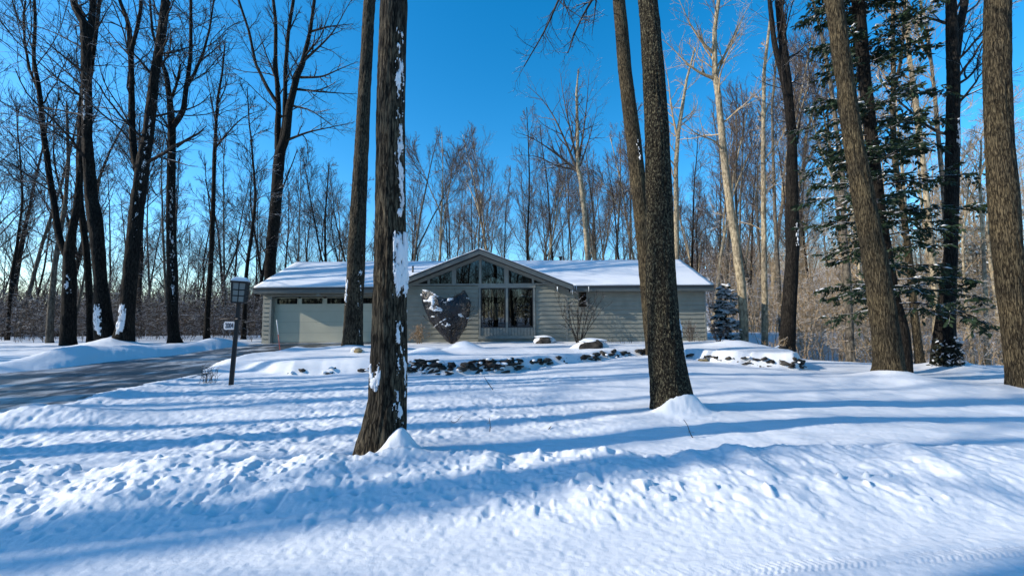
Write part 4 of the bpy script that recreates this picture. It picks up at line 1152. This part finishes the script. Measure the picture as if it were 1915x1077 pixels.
hero_tree('large dark tree forking high above the left end of the garage roof',
          [(502, 600, 23), (506, 480, 21), (514, 400, 22), (521, 312, 22), (524, 285, 20), (535, 255, 16), (541, 200, 14), (556, 140, 12), (566, 118, 10), (580, 60, 7), (588, 0, 6)], 24.0,
          mat='bark_dark', sides=24, amp=.012, top=19, crown_kw=dict(t0=.72, n1=6, L1=lambda t: 3.5 * (1.2 - t)),
          forks=[[(520, 280, 14), (519, 240, 12), (521, 200, 10), (515, 110, 8), (516, 45, 7), (511, 0, 6)],
                 [(524, 285, 14), (532, 230, 9), (534, 130, 8), (539, 60, 7), (549, 0, 6)],
                 [(520, 196, 8), (500, 165, 7), (478, 120, 6), (466, 60, 5), (446, 0, 5)]],
          limbs=[[(563, 118, 7), (590, 95, 5), (625, 60, 4), (645, 20, 3), (670, -20, 3)], [(553, 167, 6), (600, 172, 5), (640, 175, 4), (668, 176, 3)],
                 [(562, 145, 6), (602, 145, 5), (634, 130, 4), (670, 115, 3)], [(538, 262, 6), (576, 247, 5), (610, 240, 4), (662, 229, 3)],
                 [(546, 198, 5), (580, 205, 4), (615, 230, 3), (645, 255, 2)], [(566, 110, 5), (600, 70, 4), (618, 20, 3)], [(580, 60, 5), (615, 50, 4), (660, 45, 3)],
                 [(517, 150, 5), (497, 100, 4), (480, 50, 3)], [(540, 60, 4), (560, 20, 3)]])
hero_tree('left one of the twin dark trunks on the snow mound beyond the driveway',
          [(198, 628, 44), (193, 600, 37), (188, 522, 26), (181, 437, 28), (176, 400, 29), (171, 371, 25), (163, 260, 21), (162, 149, 20), (161, 74, 22), (158, 45, 20), (140, 15, 15), (135, -20, 14)], 16.0,
          mat='bark_dark', sides=32, amp=.014, top=19, flare=.12, crown_kw=dict(t0=.5, n1=9),
          forks=[[(162, 95, 16), (170, 50, 15), (175, 0, 13), (180, -40, 12)]],
          limbs=[[(158, 260, 6), (120, 245, 5), (75, 250, 4), (20, 240, 3), (-20, 235, 3)], [(155, 217, 6), (110, 205, 5), (50, 200, 4), (0, 197, 3)], [(154, 160, 5), (100, 115, 4), (50, 60, 3), (10, 0, 2)],
                 [(155, 90, 5), (100, 60, 4), (40, 40, 3), (-10, 20, 2)]],
          patches=[(.5, 1.75, -2.0, -.9, -.40), (.4, .8, -1.6, -.8, .0), (9.5, 11.0, -1.6, -1.0, .0)])
hero_tree('right one of the twin dark trunks on the snow mound beyond the driveway',
          [(232, 628, 40), (236, 600, 33), (243, 522, 29), (254, 400, 28), (258, 371, 29), (268, 300, 26), (276, 260, 23), (288, 149, 19), (301, 74, 18), (310, 0, 17)], 16.0,
          mat='bark_dark', sides=32, amp=.014, top=19, flare=.12, crown_kw=dict(t0=.5, n1=9),
          forks=[[(257, 320, 16), (250, 290, 15), (247, 240, 14), (246, 149, 12), (244, 90, 12), (240, 40, 9), (222, 0, 8)], [(245, 95, 9), (255, 60, 8), (263, 20, 7), (264, 0, 7)]],
          limbs=[[(244, 235, 5), (225, 200, 4), (195, 160, 4), (180, 100, 3), (176, 40, 2)], [(243, 105, 5), (215, 75, 4), (185, 35, 3), (170, 0, 3)], [(300, 125, 5), (318, 100, 4), (320, 60, 4), (312, 30, 3)],
                 [(285, 165, 4), (320, 200, 3), (345, 230, 2)]],
          patches=[(.55, 1.7, -2.0, -.9, -.40), (.4, .8, -2.0, -1.2, .0), (4.0, 11, -1.2, -.3, .34)])
hero_tree('crooked dark tree splitting low into two stems at the far left of the driveway',
          [(127, 648, 34), (128, 600, 30), (130, 530, 27), (129, 474, 23), (136, 430, 17), (142, 400, 16), (146, 371, 15), (151, 300, 13), (152, 220, 11), (168, 150, 9), (180, 60, 8), (186, 0, 7)], 17.5,
          mat='bark_dark', sides=24, amp=.014, top=17, flare=.2, crown_kw=dict(t0=.45, n1=10),
          forks=[[(129, 490, 18), (117, 460, 16), (108, 437, 15), (103, 390, 14), (93, 334, 13), (86, 280, 13), (80, 241, 12), (76, 190, 11), (70, 149, 10), (62, 110, 8), (66, 50, 7), (65, 0, 6)],
                 [(72, 170, 8), (55, 130, 6), (46, 80, 5), (44, 30, 5), (48, 0, 4)]],
          limbs=[[(78, 235, 4), (40, 215, 3), (0, 190, 3), (-30, 170, 2)], [(85, 265, 4), (50, 255, 3), (0, 252, 2)], [(95, 345, 4), (50, 340, 3), (0, 330, 2)]],
          patches=[(2.6, 3.5, -1.5, -.4, .0)])
hero_tree('dark tree dotted with snow, first to the right of the twin dark trunks',
          [(325, 636, 24), (323, 600, 22), (321, 474, 19), (319, 400, 18), (320, 330, 17), (321, 260, 16), (321, 235, 16), (317, 186, 12), (311, 140, 10), (300, 110, 7), (285, 60, 5), (280, 0, 4)], 18.5,
          mat='bark_dark', sides=24, amp=.012, top=17, crown_kw=dict(t0=.55, n1=8, L1=lambda t: 3.4 * (1.2 - t)),
          forks=[[(323, 238, 12), (334, 222, 12), (344, 205, 11), (347, 170, 10), (351, 149, 9), (356, 110, 8), (357, 74, 7), (357, 0, 6)],
                 [(351, 160, 7), (365, 135, 6), (380, 100, 5), (392, 55, 4), (400, 0, 3)], [(318, 190, 6), (330, 160, 5), (338, 120, 4)]],
          limbs=[[(330, 276, 5), (350, 262, 4), (375, 250, 3), (388, 232, 3)], [(312, 250, 4), (295, 245, 3), (280, 240, 2)], [(375, 115, 4), (400, 95, 3), (425, 70, 2)]],
          patches=[(1.5, 8.5, -1.3, -.2, .24)])
hero_tree('slim dark tree with an open vase crown just left of the lantern',
          [(386, 634, 12), (387, 600, 11), (394, 500, 10), (398, 400, 9), (399, 371, 8), (401, 290, 8), (402, 275, 8), (404, 230, 6), (407, 185, 5), (415, 140, 4), (420, 90, 3)], 20.5,
          mat='bark_dark', sides=18, amp=.008, crown_kw=dict(t0=.55, n1=12, L1=lambda t: 3.0 * (1.25 - t), ang1=(25, 50)),
          limbs=[[(402, 278, 5), (425, 250, 4), (450, 222, 4), (475, 210, 3), (500, 205, 2)], [(404, 235, 4), (396, 190, 3), (388, 150, 3), (384, 120, 2)], [(405, 200, 4), (422, 165, 3), (432, 120, 2)]])
hero_tree('straight dark trunk close behind the left twin tree',
          [(170, 640, 15), (168, 560, 14), (162, 474, 14), (150, 380, 13), (147, 300, 11), (150, 200, 9), (165, 80, 7)], 18.2,
          mat='bark_dark', sides=20, amp=.01, top=16, crown_kw=dict(t0=.4, n1=14, L1=lambda t: 3.5 * (1.2 - t)))
hero_tree('leaning grey trunk left of the crooked low splitting tree',
          [(92, 648, 16), (95, 580, 14), (102, 500, 11), (112, 440, 10), (122, 380, 8), (128, 300, 7), (125, 200, 5)], 19.5,
          mat='bark_grey', sides=18, amp=.01, top=13, crown_kw=dict(t0=.3, n1=14, L1=lambda t: 3.2 * (1.2 - t)))
hero_tree('thick grey trunk among the evergreen boughs with one side lit and one side black',
          [(1590, 668, 17), (1588, 600, 16), (1584, 520, 16), (1578, 430, 11), (1574, 301, 9), (1565, 253, 9), (1560, 205, 8), (1550, 140, 8), (1542, 91, 7), (1535, 60, 6), (1520, 0, 5)], 16.5,
          mat='bark_grey', sides=22, amp=.008, top=17, crown_kw=dict(t0=.6, n1=8, L1=lambda t: 3 * (1.2 - t)))
hero_tree('mottled tan trunk showing through the right side of the evergreen',
          [(1720, 682, 18), (1716, 640, 17), (1710, 586, 16), (1702, 500, 14), (1690, 400, 12), (1684, 371, 12), (1673, 297, 11), (1669, 223, 11), (1671, 149, 10), (1669, 56, 9), (1672, 0, 8)], 15.0,
          mat='bark_tan', tmat='twig_tan', sides=22, amp=.008, top=17, crown_kw=dict(t0=.55, n1=9, L1=lambda t: 3 * (1.2 - t)),
          forks=[[(1673, 165, 8), (1684, 120, 7), (1690, 60, 7), (1692, 0, 6)]])
hero_tree('cream trunk between the evergreen and the ivy footed trunk, curving left as it rises',
          [(1752, 660, 15), (1750, 578, 14), (1746, 511, 13), (1738, 422, 13), (1731, 353, 12), (1721, 260, 11), (1712, 186, 11), (1701, 111, 10), (1694, 19, 9), (1690, -30, 8)], 17.0,
          mat='bark_pale', tmat='twig_tan', sides=20, amp=.008, top=17, crown_kw=dict(t0=.55, n1=9, L1=lambda t: 3 * (1.2 - t)))
hero_tree('thin grey trunk directly left of the ivy footed trunk',
          [(1776, 640, 11), (1772, 500, 10), (1766, 380, 10), (1762, 334, 9), (1755, 260, 9), (1749, 186, 8), (1742, 123, 7), (1734, 56, 6), (1720, 0, 5)], 18.5,
          mat='bark_grey', tmat='twig_tan', sides=18, amp=.006, top=15, crown_kw=dict(t0=.5, n1=9, L1=lambda t: 3 * (1.2 - t)), forks=[[(1741, 115, 5), (1720, 70, 4), (1705, 30, 3)]])
hero_tree('slender cream trunk standing clear between the ivy footed trunk and the right edge trunk',
          [(1848, 688, 11), (1845, 640, 10), (1842, 530, 9), (1838, 450, 8), (1836, 400, 7), (1832, 340, 6), (1835, 280, 4)], 19.0,
          mat='bark_pale', tmat='twig_tan', sides=18, amp=.006, top=12, crown_kw=dict(t0=.4, n1=11, L1=lambda t: 2.6 * (1.2 - t)),
          limbs=[[(1836, 400, 5), (1815, 360, 4), (1795, 325, 3), (1785, 290, 2)], [(1834, 360, 4), (1828, 320, 3), (1808, 285, 3), (1790, 270, 2)]])
hero_tree('pale leaning sapling trunk right of the ivy footed trunk',
          [(1820, 678, 9), (1815, 640, 8), (1808, 580, 7), (1803, 520, 6), (1800, 450, 5), (1808, 380, 4)], 19.5, mat='bark_pale', tmat='twig_tan', sides=14, amp=.004, top=10, crown_kw=dict(t0=.3, n1=12, L1=lambda t: 2.2 * (1.2 - t)))
hero_tree('leaning pale trunk emerging left of the right edge trunk, snow caught in its crotch',
          [(1872, 660, 11), (1868, 610, 10), (1862, 555, 9), (1852, 490, 8), (1846, 430, 6), (1850, 350, 4)], 20.5, mat='bark_pale', tmat='twig_tan', sides=14, amp=.004, top=11, crown_kw=dict(t0=.3, n1=12, L1=lambda t: 2.4 * (1.2 - t)))

# ---------------------------------------------------------------- evergreens
def evergreen(label, stem, Y, top, zlow, lmax, nb, group=None, seed=1, leaf=(.13, .05), snow=.08, nsub=9, per=9, droop=.35, name='evergreen_tree', lmin=.3, mat='bark_dark', sides=20, pad=1.0):
    rng = np.random.default_rng(seed)
    P, Rr = px_path(stem, Y)
    zg = gz(P[0][0], P[0][1]); org = np.array([P[0][0], P[0][1], zg])
    P = np.vstack([[P[0] + (P[0] - P[1]) * 0 + [0, 0, min(0, zg - P[0][2]) - .3]], P]); Rr = np.concatenate([[Rr[0]], Rr])
    if P[-1][2] < top: P = np.vstack([P, P[-1] + np.array([0.1, 0, top - P[-1][2]])]); Rr = np.append(Rr, .02)
    Q, q = resample(P, Rr, 90)
    root = empty(name, org); tag(root, label, 'tree', group)
    V, F, _, _ = bark_tube(Q, q, sides, .006, seed)
    Geo().add(V, F).link('trunk', M[mat], root, org)
    z = rng.uniform(0, 1, nb) ** 1.0 * (top - zlow) + zlow
    z = np.sort(z); c = np.stack([np.interp(z, Q[:, 2], Q[:, k]) for k in range(3)], 1)
    az = np.arange(nb) * 2.39996 + rng.uniform(-.5, .5, nb)
    f = (z - zlow) / (top - zlow)
    ln = (lmin + (lmax - lmin) * (1 - f) ** .8) * rng.uniform(.65, 1.15, nb)
    d = np.stack([np.cos(az), np.sin(az), .12 + .25 * f], 1); d = norm(d)
    m = 8; B = np.empty((nb, m, 3)); B[:, 0] = c
    for s in range(1, m):
        d = norm(d + np.array([0, 0, -droop / m]) + rng.normal(size=d.shape) * .05)
        B[:, s] = B[:, s - 1] + d * (ln / (m - 1))[:, None]
    b = np.maximum((.010 + .008 * ln)[:, None] * np.linspace(1, .25, m)[None], .004)
    g = Geo(); g.tubes(B, b, 4)
    S, s_ = sprout(rng, B, b, nsub, .18, 1.0, (35, 65), .38, 5, .004, up=-.04, wob=.10, flat=.8)
    g.tubes(S, s_, 3); g.link('branches', M['twig_dark'], root, org)
    gl, gs = Geo(), Geo()
    allP = [S.reshape(-1, 5, 3), ]
    A = S; n = len(A)
    idx = np.repeat(np.arange(n), per); t = rng.uniform(.1, 1.0, n * per) * 4; i0 = np.minimum(t.astype(int), 3); fr = (t - i0)[:, None]
    C = A[idx, i0] * (1 - fr) + A[idx, i0 + 1] * fr; D = norm(A[idx, i0 + 1] - A[idx, i0])
    side = norm(np.cross(D, np.array([0, 0, 1.0]))) * rng.choice([-1, 1], len(D))[:, None]
    leaves(gl, rng, C, D * .7 + side * .7, leaf[0], leaf[1], .45)
    k = rng.random(n) < snow * 3
    idx = np.repeat(np.arange(n)[k], max(2, int(per * snow * 4))); t = rng.uniform(.2, 1, len(idx)) * 4; i0 = np.minimum(t.astype(int), 3); fr = (t - i0)[:, None]
    C = A[idx, i0] * (1 - fr) + A[idx, i0 + 1] * fr + [0, 0, .02]; D = norm(A[idx, i0 + 1] - A[idx, i0])
    # little pads of snow: flattened lozenges with thickness
    w = pad * leaf[0] * rng.uniform(.35, .8, len(C))[:, None]; S2 = norm(np.cross(D, np.array([0, 0, 1.0])))
    Dz = D * [1, 1, .6]
    V = np.stack([C - Dz * w, C + S2 * w * .7, C + Dz * w, C - S2 * w * .7, C + [0, 0, .035], C - [0, 0, .01]], 1).reshape(-1, 3)
    o = np.arange(len(C))[:, None, None] * 6
    F = o + np.array([[0, 1, 4], [1, 2, 4], [2, 3, 4], [3, 0, 4], [1, 0, 5], [2, 1, 5], [3, 2, 5], [0, 3, 5]])[None]
    gs.add(V, F.reshape(-1, 3))
    gl.link('foliage', M['needle'], root, org, smooth=False)
    gs.link('snow', M['snow_soft'], root, org)
    return root
evergreen('tall dark evergreen with drooping snow flecked boughs behind the leaning tan trunk',
          [(1694, 690, 28), (1690, 623, 26), (1668, 549, 26), (1657, 474, 25), (1645, 400, 24), (1630, 260, 25), (1617, 149, 25), (1604, 0, 26)], 11.6, 13.5, 1.7, 2.15, 112, seed=5, leaf=(.16, .058), snow=.035, nsub=14, per=16, lmin=1.1, droop=.45)
evergreen('young spruce bowed down with snow at the right end of the house', [(1358, 640, 6), (1357, 600, 5), (1356, 560, 3)], 20.2, 3.1, .35, .85, 60, seed=7, leaf=(.13, .05), snow=.5, pad=1.9, nsub=9, per=10, name='spruce', droop=.5)
evergreen('small snowy spruce behind the house, seen through the right picture window', [(977, 612, 5), (977, 590, 4), (977, 570, 3)], 27.5, 2.9, .5, 1.0, 50, seed=8, leaf=(.14, .06), snow=.3, pad=1.6, nsub=8, per=10, name='spruce', droop=.4)
for i, (u, v, Y, t, l, lb) in enumerate([(1832, 640, 27, 9.0, 2.6, 'mid sized snow dusted evergreen deep in the right woods'), (1775, 650, 33, 8.0, 2.6, 'snow dusted evergreen behind the ivy footed trunk'),
                                         (690, 600, 34, 6.3, 2.2, 'low dark evergreen top showing above the garage roof'), (1150, 600, 36, 6.6, 1.3, 'narrow snowy evergreen top showing above the right roof')]):
    evergreen(lb, [(u, v, 10), (u, v - 40, 8), (u, v - 80, 5)], Y, t, .4, l, 46, seed=20 + i, leaf=(.26, .11), snow=.16, nsub=7, per=8)

# ---------------------------------------------------------------- woods: trees copied from a few grown ones
def proto(seed, H, r, forks, t0, n1, L, mat, tmat, ang=(30, 60), n2=8, n3=9, leaf=False):
    rng = np.random.default_rng(seed)
    def stem(p0, d0, L_, r0, m=16, wob=.035):
        P = [np.array(p0)]; d = np.array(d0)
        for i in range(m - 1):
            d = norm(d + rng.normal(size=3) * [wob, wob, .01] + [0, 0, .02]); P.append(P[-1] + d * L_ / (m - 1))
        return np.array(P), r0 * np.linspace(1, .16, m) ** .9
    P, q = stem((0, 0, -.3), norm(np.array([rng.normal() * .06, rng.normal() * .06, 1])), H, r)
    q[0] *= 1.5
    Ps, qs = [P], [q]
    for f in forks:
        i = int(f * 15); d = norm(norm(P[i + 1] - P[i]) + np.array([rng.uniform(.25, .5) * rng.choice([-1, 1]), rng.normal() * .2, 0]))
        A, a = stem(P[i], d, H * (1 - f) * rng.uniform(.8, 1), q[i] * .75, 16, .05); Ps.append(A); qs.append(a)
    g = Geo(); V, F = tubes(np.array(Ps), np.array(qs), 12); g.add(V, F)
    tm = g.mesh('trunk'); tm.materials.append(M[mat])
    gb = Geo()
    crown(rng, np.array(Ps), np.array(qs), gb, n1=n1, t0=t0, L1=lambda t: L * (1.25 - t), n2=n2, n3=n3, rmin=.0062, ang1=ang)
    bm_ = gb.mesh('branches'); bm_.materials.append(M[tmat])
    return tm, bm_, H
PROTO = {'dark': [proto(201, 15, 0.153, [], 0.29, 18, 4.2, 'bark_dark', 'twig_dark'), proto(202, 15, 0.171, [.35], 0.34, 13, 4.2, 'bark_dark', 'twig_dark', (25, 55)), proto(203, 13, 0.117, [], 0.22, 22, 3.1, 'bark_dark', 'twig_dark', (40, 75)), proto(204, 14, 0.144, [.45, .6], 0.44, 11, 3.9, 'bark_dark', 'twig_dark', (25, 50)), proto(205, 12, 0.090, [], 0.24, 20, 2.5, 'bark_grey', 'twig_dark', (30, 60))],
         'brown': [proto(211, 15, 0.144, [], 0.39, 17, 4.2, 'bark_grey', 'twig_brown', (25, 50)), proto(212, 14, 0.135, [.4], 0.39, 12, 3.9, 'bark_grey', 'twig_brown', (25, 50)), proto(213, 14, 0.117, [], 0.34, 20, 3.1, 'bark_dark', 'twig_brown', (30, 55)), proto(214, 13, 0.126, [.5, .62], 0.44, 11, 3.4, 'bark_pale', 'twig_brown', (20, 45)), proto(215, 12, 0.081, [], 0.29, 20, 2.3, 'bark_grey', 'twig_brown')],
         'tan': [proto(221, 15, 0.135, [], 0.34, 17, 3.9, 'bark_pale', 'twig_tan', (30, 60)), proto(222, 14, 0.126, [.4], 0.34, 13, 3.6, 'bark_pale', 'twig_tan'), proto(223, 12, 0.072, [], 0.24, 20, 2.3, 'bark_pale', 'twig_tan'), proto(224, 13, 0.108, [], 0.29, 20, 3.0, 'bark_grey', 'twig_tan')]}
NAMES = 'bare_tree'
def plant(kind, k, x, y, H, rz, label, group, fat=1.0):
    tm, bm_, h = PROTO[kind][k % len(PROTO[kind])]
    o = empty(NAMES, (x, y, gz(x, y)), rz); s = H / h; o.scale = (s * fat, s * fat, s); tag(o, label, 'tree', group)
    for nme, me in (('trunk', tm), ('branches', bm_)):
        c = bpy.data.objects.new(nme, me); COL.objects.link(c); c.parent = o
    return o
rng = np.random.default_rng(4242)
def by_pixel(kind, k, u, vtop, Y, label, group=None, fat=1.0):
    p = at(u, 590, Y); t = at(u, vtop, Y); z = gz(p[0], p[1])
    return plant(kind, k, p[0], p[1], max(3.0, t[2] - z), rng.uniform(0, 6.28), label, group, fat * .8)
# behind the roofs, between the forked tree and the right end of the house
BEHIND_L = [(552, 290, 30), (608, 265, 32), (628, 330, 40), (578, 340, 44), (646, 300, 38)]
BEHIND_M = [(768, 240, 29), (823, 262, 33), (845, 330, 44), (893, 300, 36), (932, 235, 38), (938, 300, 47), (788, 340, 50), (868, 350, 55), (910, 360, 58)]
BEHIND_R = [(985, 205, 35), (1008, 290, 34), (1028, 340, 46), (1042, 230, 36), (1072, 280, 42), (1118, 240, 38), (1134, 330, 34), (1152, 210, 36), (1168, 280, 44), (1186, 180, 33), (1205, 250, 40), (1288, 240, 40), (1302, 330, 46), (1325, 190, 34), (1347, 250, 38), (1060, 350, 55), (1100, 350, 58), (1140, 340, 60)]
ordn = ['first', 'second', 'third', 'fourth', 'fifth', 'sixth', 'seventh', 'eighth', 'ninth', 'tenth', 'eleventh', 'twelfth', 'thirteenth', 'fourteenth', 'fifteenth', 'sixteenth', 'seventeenth', 'eighteenth']
for lst, txt, key in ((BEHIND_L, 'bare tree over the garage roof, {} to the right of the large forked tree', lambda q: q[0]),
                      (BEHIND_M, 'bare tree behind the roof, {} to the left of the gable peak', lambda q: -q[0]),
                      (BEHIND_R, 'bare tree behind the right roof, {} to the right of the gable peak', lambda q: q[0])):
    for i, (u, v, Y) in enumerate(sorted(lst, key=key)):
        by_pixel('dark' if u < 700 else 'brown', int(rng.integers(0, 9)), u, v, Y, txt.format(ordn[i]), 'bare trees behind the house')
# left woods, right woods and far woods
def scatter(kind, n, u0, u1, Y0, Y1, v0, v1, label, group, seed, gap=9):
    r_ = np.random.default_rng(seed); used = []
    for i in range(n):
        for _ in range(30):
            u = r_.uniform(u0, u1); Y = Y0 + (Y1 - Y0) * r_.random() ** 1.2
            if all(abs(u - a) > gap for a in used[-40:]): break
        used.append(u); by_pixel(kind, int(r_.integers(0, 9)), u, r_.uniform(v0, v1), Y, label, group, r_.uniform(.8, 1.2))
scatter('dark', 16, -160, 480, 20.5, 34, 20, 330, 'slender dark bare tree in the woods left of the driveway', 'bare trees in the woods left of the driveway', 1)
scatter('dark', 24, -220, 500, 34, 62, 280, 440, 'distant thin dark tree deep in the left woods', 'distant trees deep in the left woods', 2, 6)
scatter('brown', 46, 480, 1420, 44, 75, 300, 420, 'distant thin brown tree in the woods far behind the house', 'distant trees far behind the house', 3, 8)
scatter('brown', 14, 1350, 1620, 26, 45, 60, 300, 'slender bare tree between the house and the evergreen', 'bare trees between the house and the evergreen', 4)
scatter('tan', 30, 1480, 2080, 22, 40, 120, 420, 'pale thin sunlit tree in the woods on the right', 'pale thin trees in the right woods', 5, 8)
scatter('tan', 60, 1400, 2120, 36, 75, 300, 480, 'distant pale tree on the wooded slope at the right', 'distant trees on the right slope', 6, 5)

# far woods and scrub: one mass nobody could count
def brushwood(name, label, u0, u1, Y0, Y1, n, h0, h1, mat, seed, nt_=9, r=.014):
    r_ = np.random.default_rng(seed)
    u = r_.uniform(u0, u1, n); Y = Y0 + (Y1 - Y0) * r_.random(n) ** .8
    x = (u - CU) / FPX * Y; z = ground_z(x, Y, False)
    H = r_.uniform(h0, h1, n); m = 7
    P = np.empty((n, m, 3)); P[:, 0] = np.stack([x, Y, z - .1], 1); d = norm(np.stack([r_.normal(size=n) * .16, r_.normal(size=n) * .16, np.ones(n)], 1))
    for s in range(1, m):
        d = norm(d + r_.normal(size=d.shape) * .10); P[:, s] = P[:, s - 1] + d * (H / (m - 1))[:, None]
    q = (r * r_.uniform(.6, 1.6, n) * (.6 + Y / 40))[:, None] * np.linspace(1, .35, m)[None]
    g = Geo(); g.tubes(P, q, 4)
    A, a = sprout(r_, P, q, nt_, .12, 1, (30, 75), .32, 5, .008, up=.03, wob=.2); a *= np.repeat(.6 + Y / 50, nt_)[:, None]; g.tubes(A, a, 3)
    B, b_ = sprout(r_, A, a, 3, .2, 1, (30, 70), .5, 4, .007, up=.02, wob=.2); g.tubes(B, b_, 3)
    o = g.link(name, M[mat]); tag(o, label, kind='stuff')
    return o
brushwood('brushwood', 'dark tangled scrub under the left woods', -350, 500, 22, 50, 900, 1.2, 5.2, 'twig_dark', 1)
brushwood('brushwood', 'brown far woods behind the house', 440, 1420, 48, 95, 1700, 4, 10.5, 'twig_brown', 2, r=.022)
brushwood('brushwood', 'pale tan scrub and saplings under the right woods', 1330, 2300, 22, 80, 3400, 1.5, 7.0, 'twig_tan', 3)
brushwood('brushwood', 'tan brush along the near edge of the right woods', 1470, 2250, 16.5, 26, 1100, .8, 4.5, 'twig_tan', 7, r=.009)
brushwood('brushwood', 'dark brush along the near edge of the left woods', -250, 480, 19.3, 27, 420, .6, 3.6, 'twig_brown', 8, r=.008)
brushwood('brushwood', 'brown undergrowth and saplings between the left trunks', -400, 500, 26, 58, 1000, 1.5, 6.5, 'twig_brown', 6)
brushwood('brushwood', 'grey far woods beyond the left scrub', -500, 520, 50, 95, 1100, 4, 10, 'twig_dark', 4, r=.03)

# the same woods going on beyond the left edge of the view and across the road: they shade the lawn and show in the windows
def beyond():
    r_ = np.random.default_rng(9); g = Geo(); Ps, Rs = [], []
    spots = [(-12.5, 3.2, .15), (-15, .6, .2), (-17.5, 5.0, .18), (-18.5, -2.0, .2), (-20.5, 7.6, .2), (-22, 2.2, .2), (-21, 10.5, .2), (-24, .2, .2), (-26, 4.6, .22), (-16, 2.2, .14), (-13.5, 6.2, .14), (-32, -5.5, .26), (-27.5, 1.9, .3), (-28, -3, .3), (-24, -3.2, .3), (-26, 9.0, .26), (-27, .6, .26), (-29, 4.8, .3), (-31, -4.0, .3), (-33, 7.5, .3), (-35, 1.5, .3), (-37, -2.0, .26), (-39, 5.0, .3), (-41, 10.5, .28), (-43, -6, .3), (-45, 3, .3), (-30, 12.5, .26), (-36, 14.5, .28), (-27, 15.5, .24), (-42, 17, .3), (-48, 8, .3)]
    spots += [(r_.uniform(-26, 26), r_.uniform(-34, -14), r_.uniform(.12, .3)) for _ in range(46)]
    for (x, y, r0) in spots:
        m = 16; P = [np.array([x, y, gz(x, y) - .2])]; d = norm(np.array([r_.normal() * .04, r_.normal() * .04, 1]))
        for i in range(m - 1): d = norm(d + r_.normal(size=3) * [.03, .03, .0]); P.append(P[-1] + d * (18 / (m - 1)))
        Ps.append(np.array(P)); Rs.append(r0 * np.linspace(1, .15, m))
    Ps, Rs = np.array(Ps), np.array(Rs); g.tubes(Ps, Rs, 10)
    k = 32
    crown(r_, Ps[:k], Rs[:k], g, n1=9, t0=.45, L1=lambda t: 4.0 * (1.25 - t), n2=6, n3=3, rmin=.008)
    crown(r_, Ps[k:], Rs[k:], g, n1=12, t0=.3, L1=lambda t: 4.0 * (1.25 - t), n2=6, n3=3, rmin=.01)
    nb = 420; q = np.stack([r_.uniform(-50, 50, nb), r_.uniform(-60, -22, nb), np.zeros(nb)], 1); P = np.empty((nb, 6, 3)); d = norm(np.stack([r_.normal(size=nb) * .1, r_.normal(size=nb) * .1, np.ones(nb)], 1))
    for s in range(6): P[:, s] = q + d * (r_.uniform(6, 15, nb) * s / 5)[:, None]
    q2 = r_.uniform(.05, .14, nb)[:, None] * np.linspace(1, .3, 6)[None]; g.tubes(P, q2, 5)
    A, a = sprout(r_, P, q2, 16, .1, 1, (30, 75), .3, 6, .03, up=.04, wob=.2); g.tubes(A, a, 3)
    A, a = sprout(r_, A, a, 4, .1, 1, (30, 75), .5, 4, .025, up=.04, wob=.2); g.tubes(A, a, 3)
    o = g.link('woods', M['bark_grey']); tag(o, 'bare woods carrying on past the left edge and across the road', kind='stuff')
beyond()
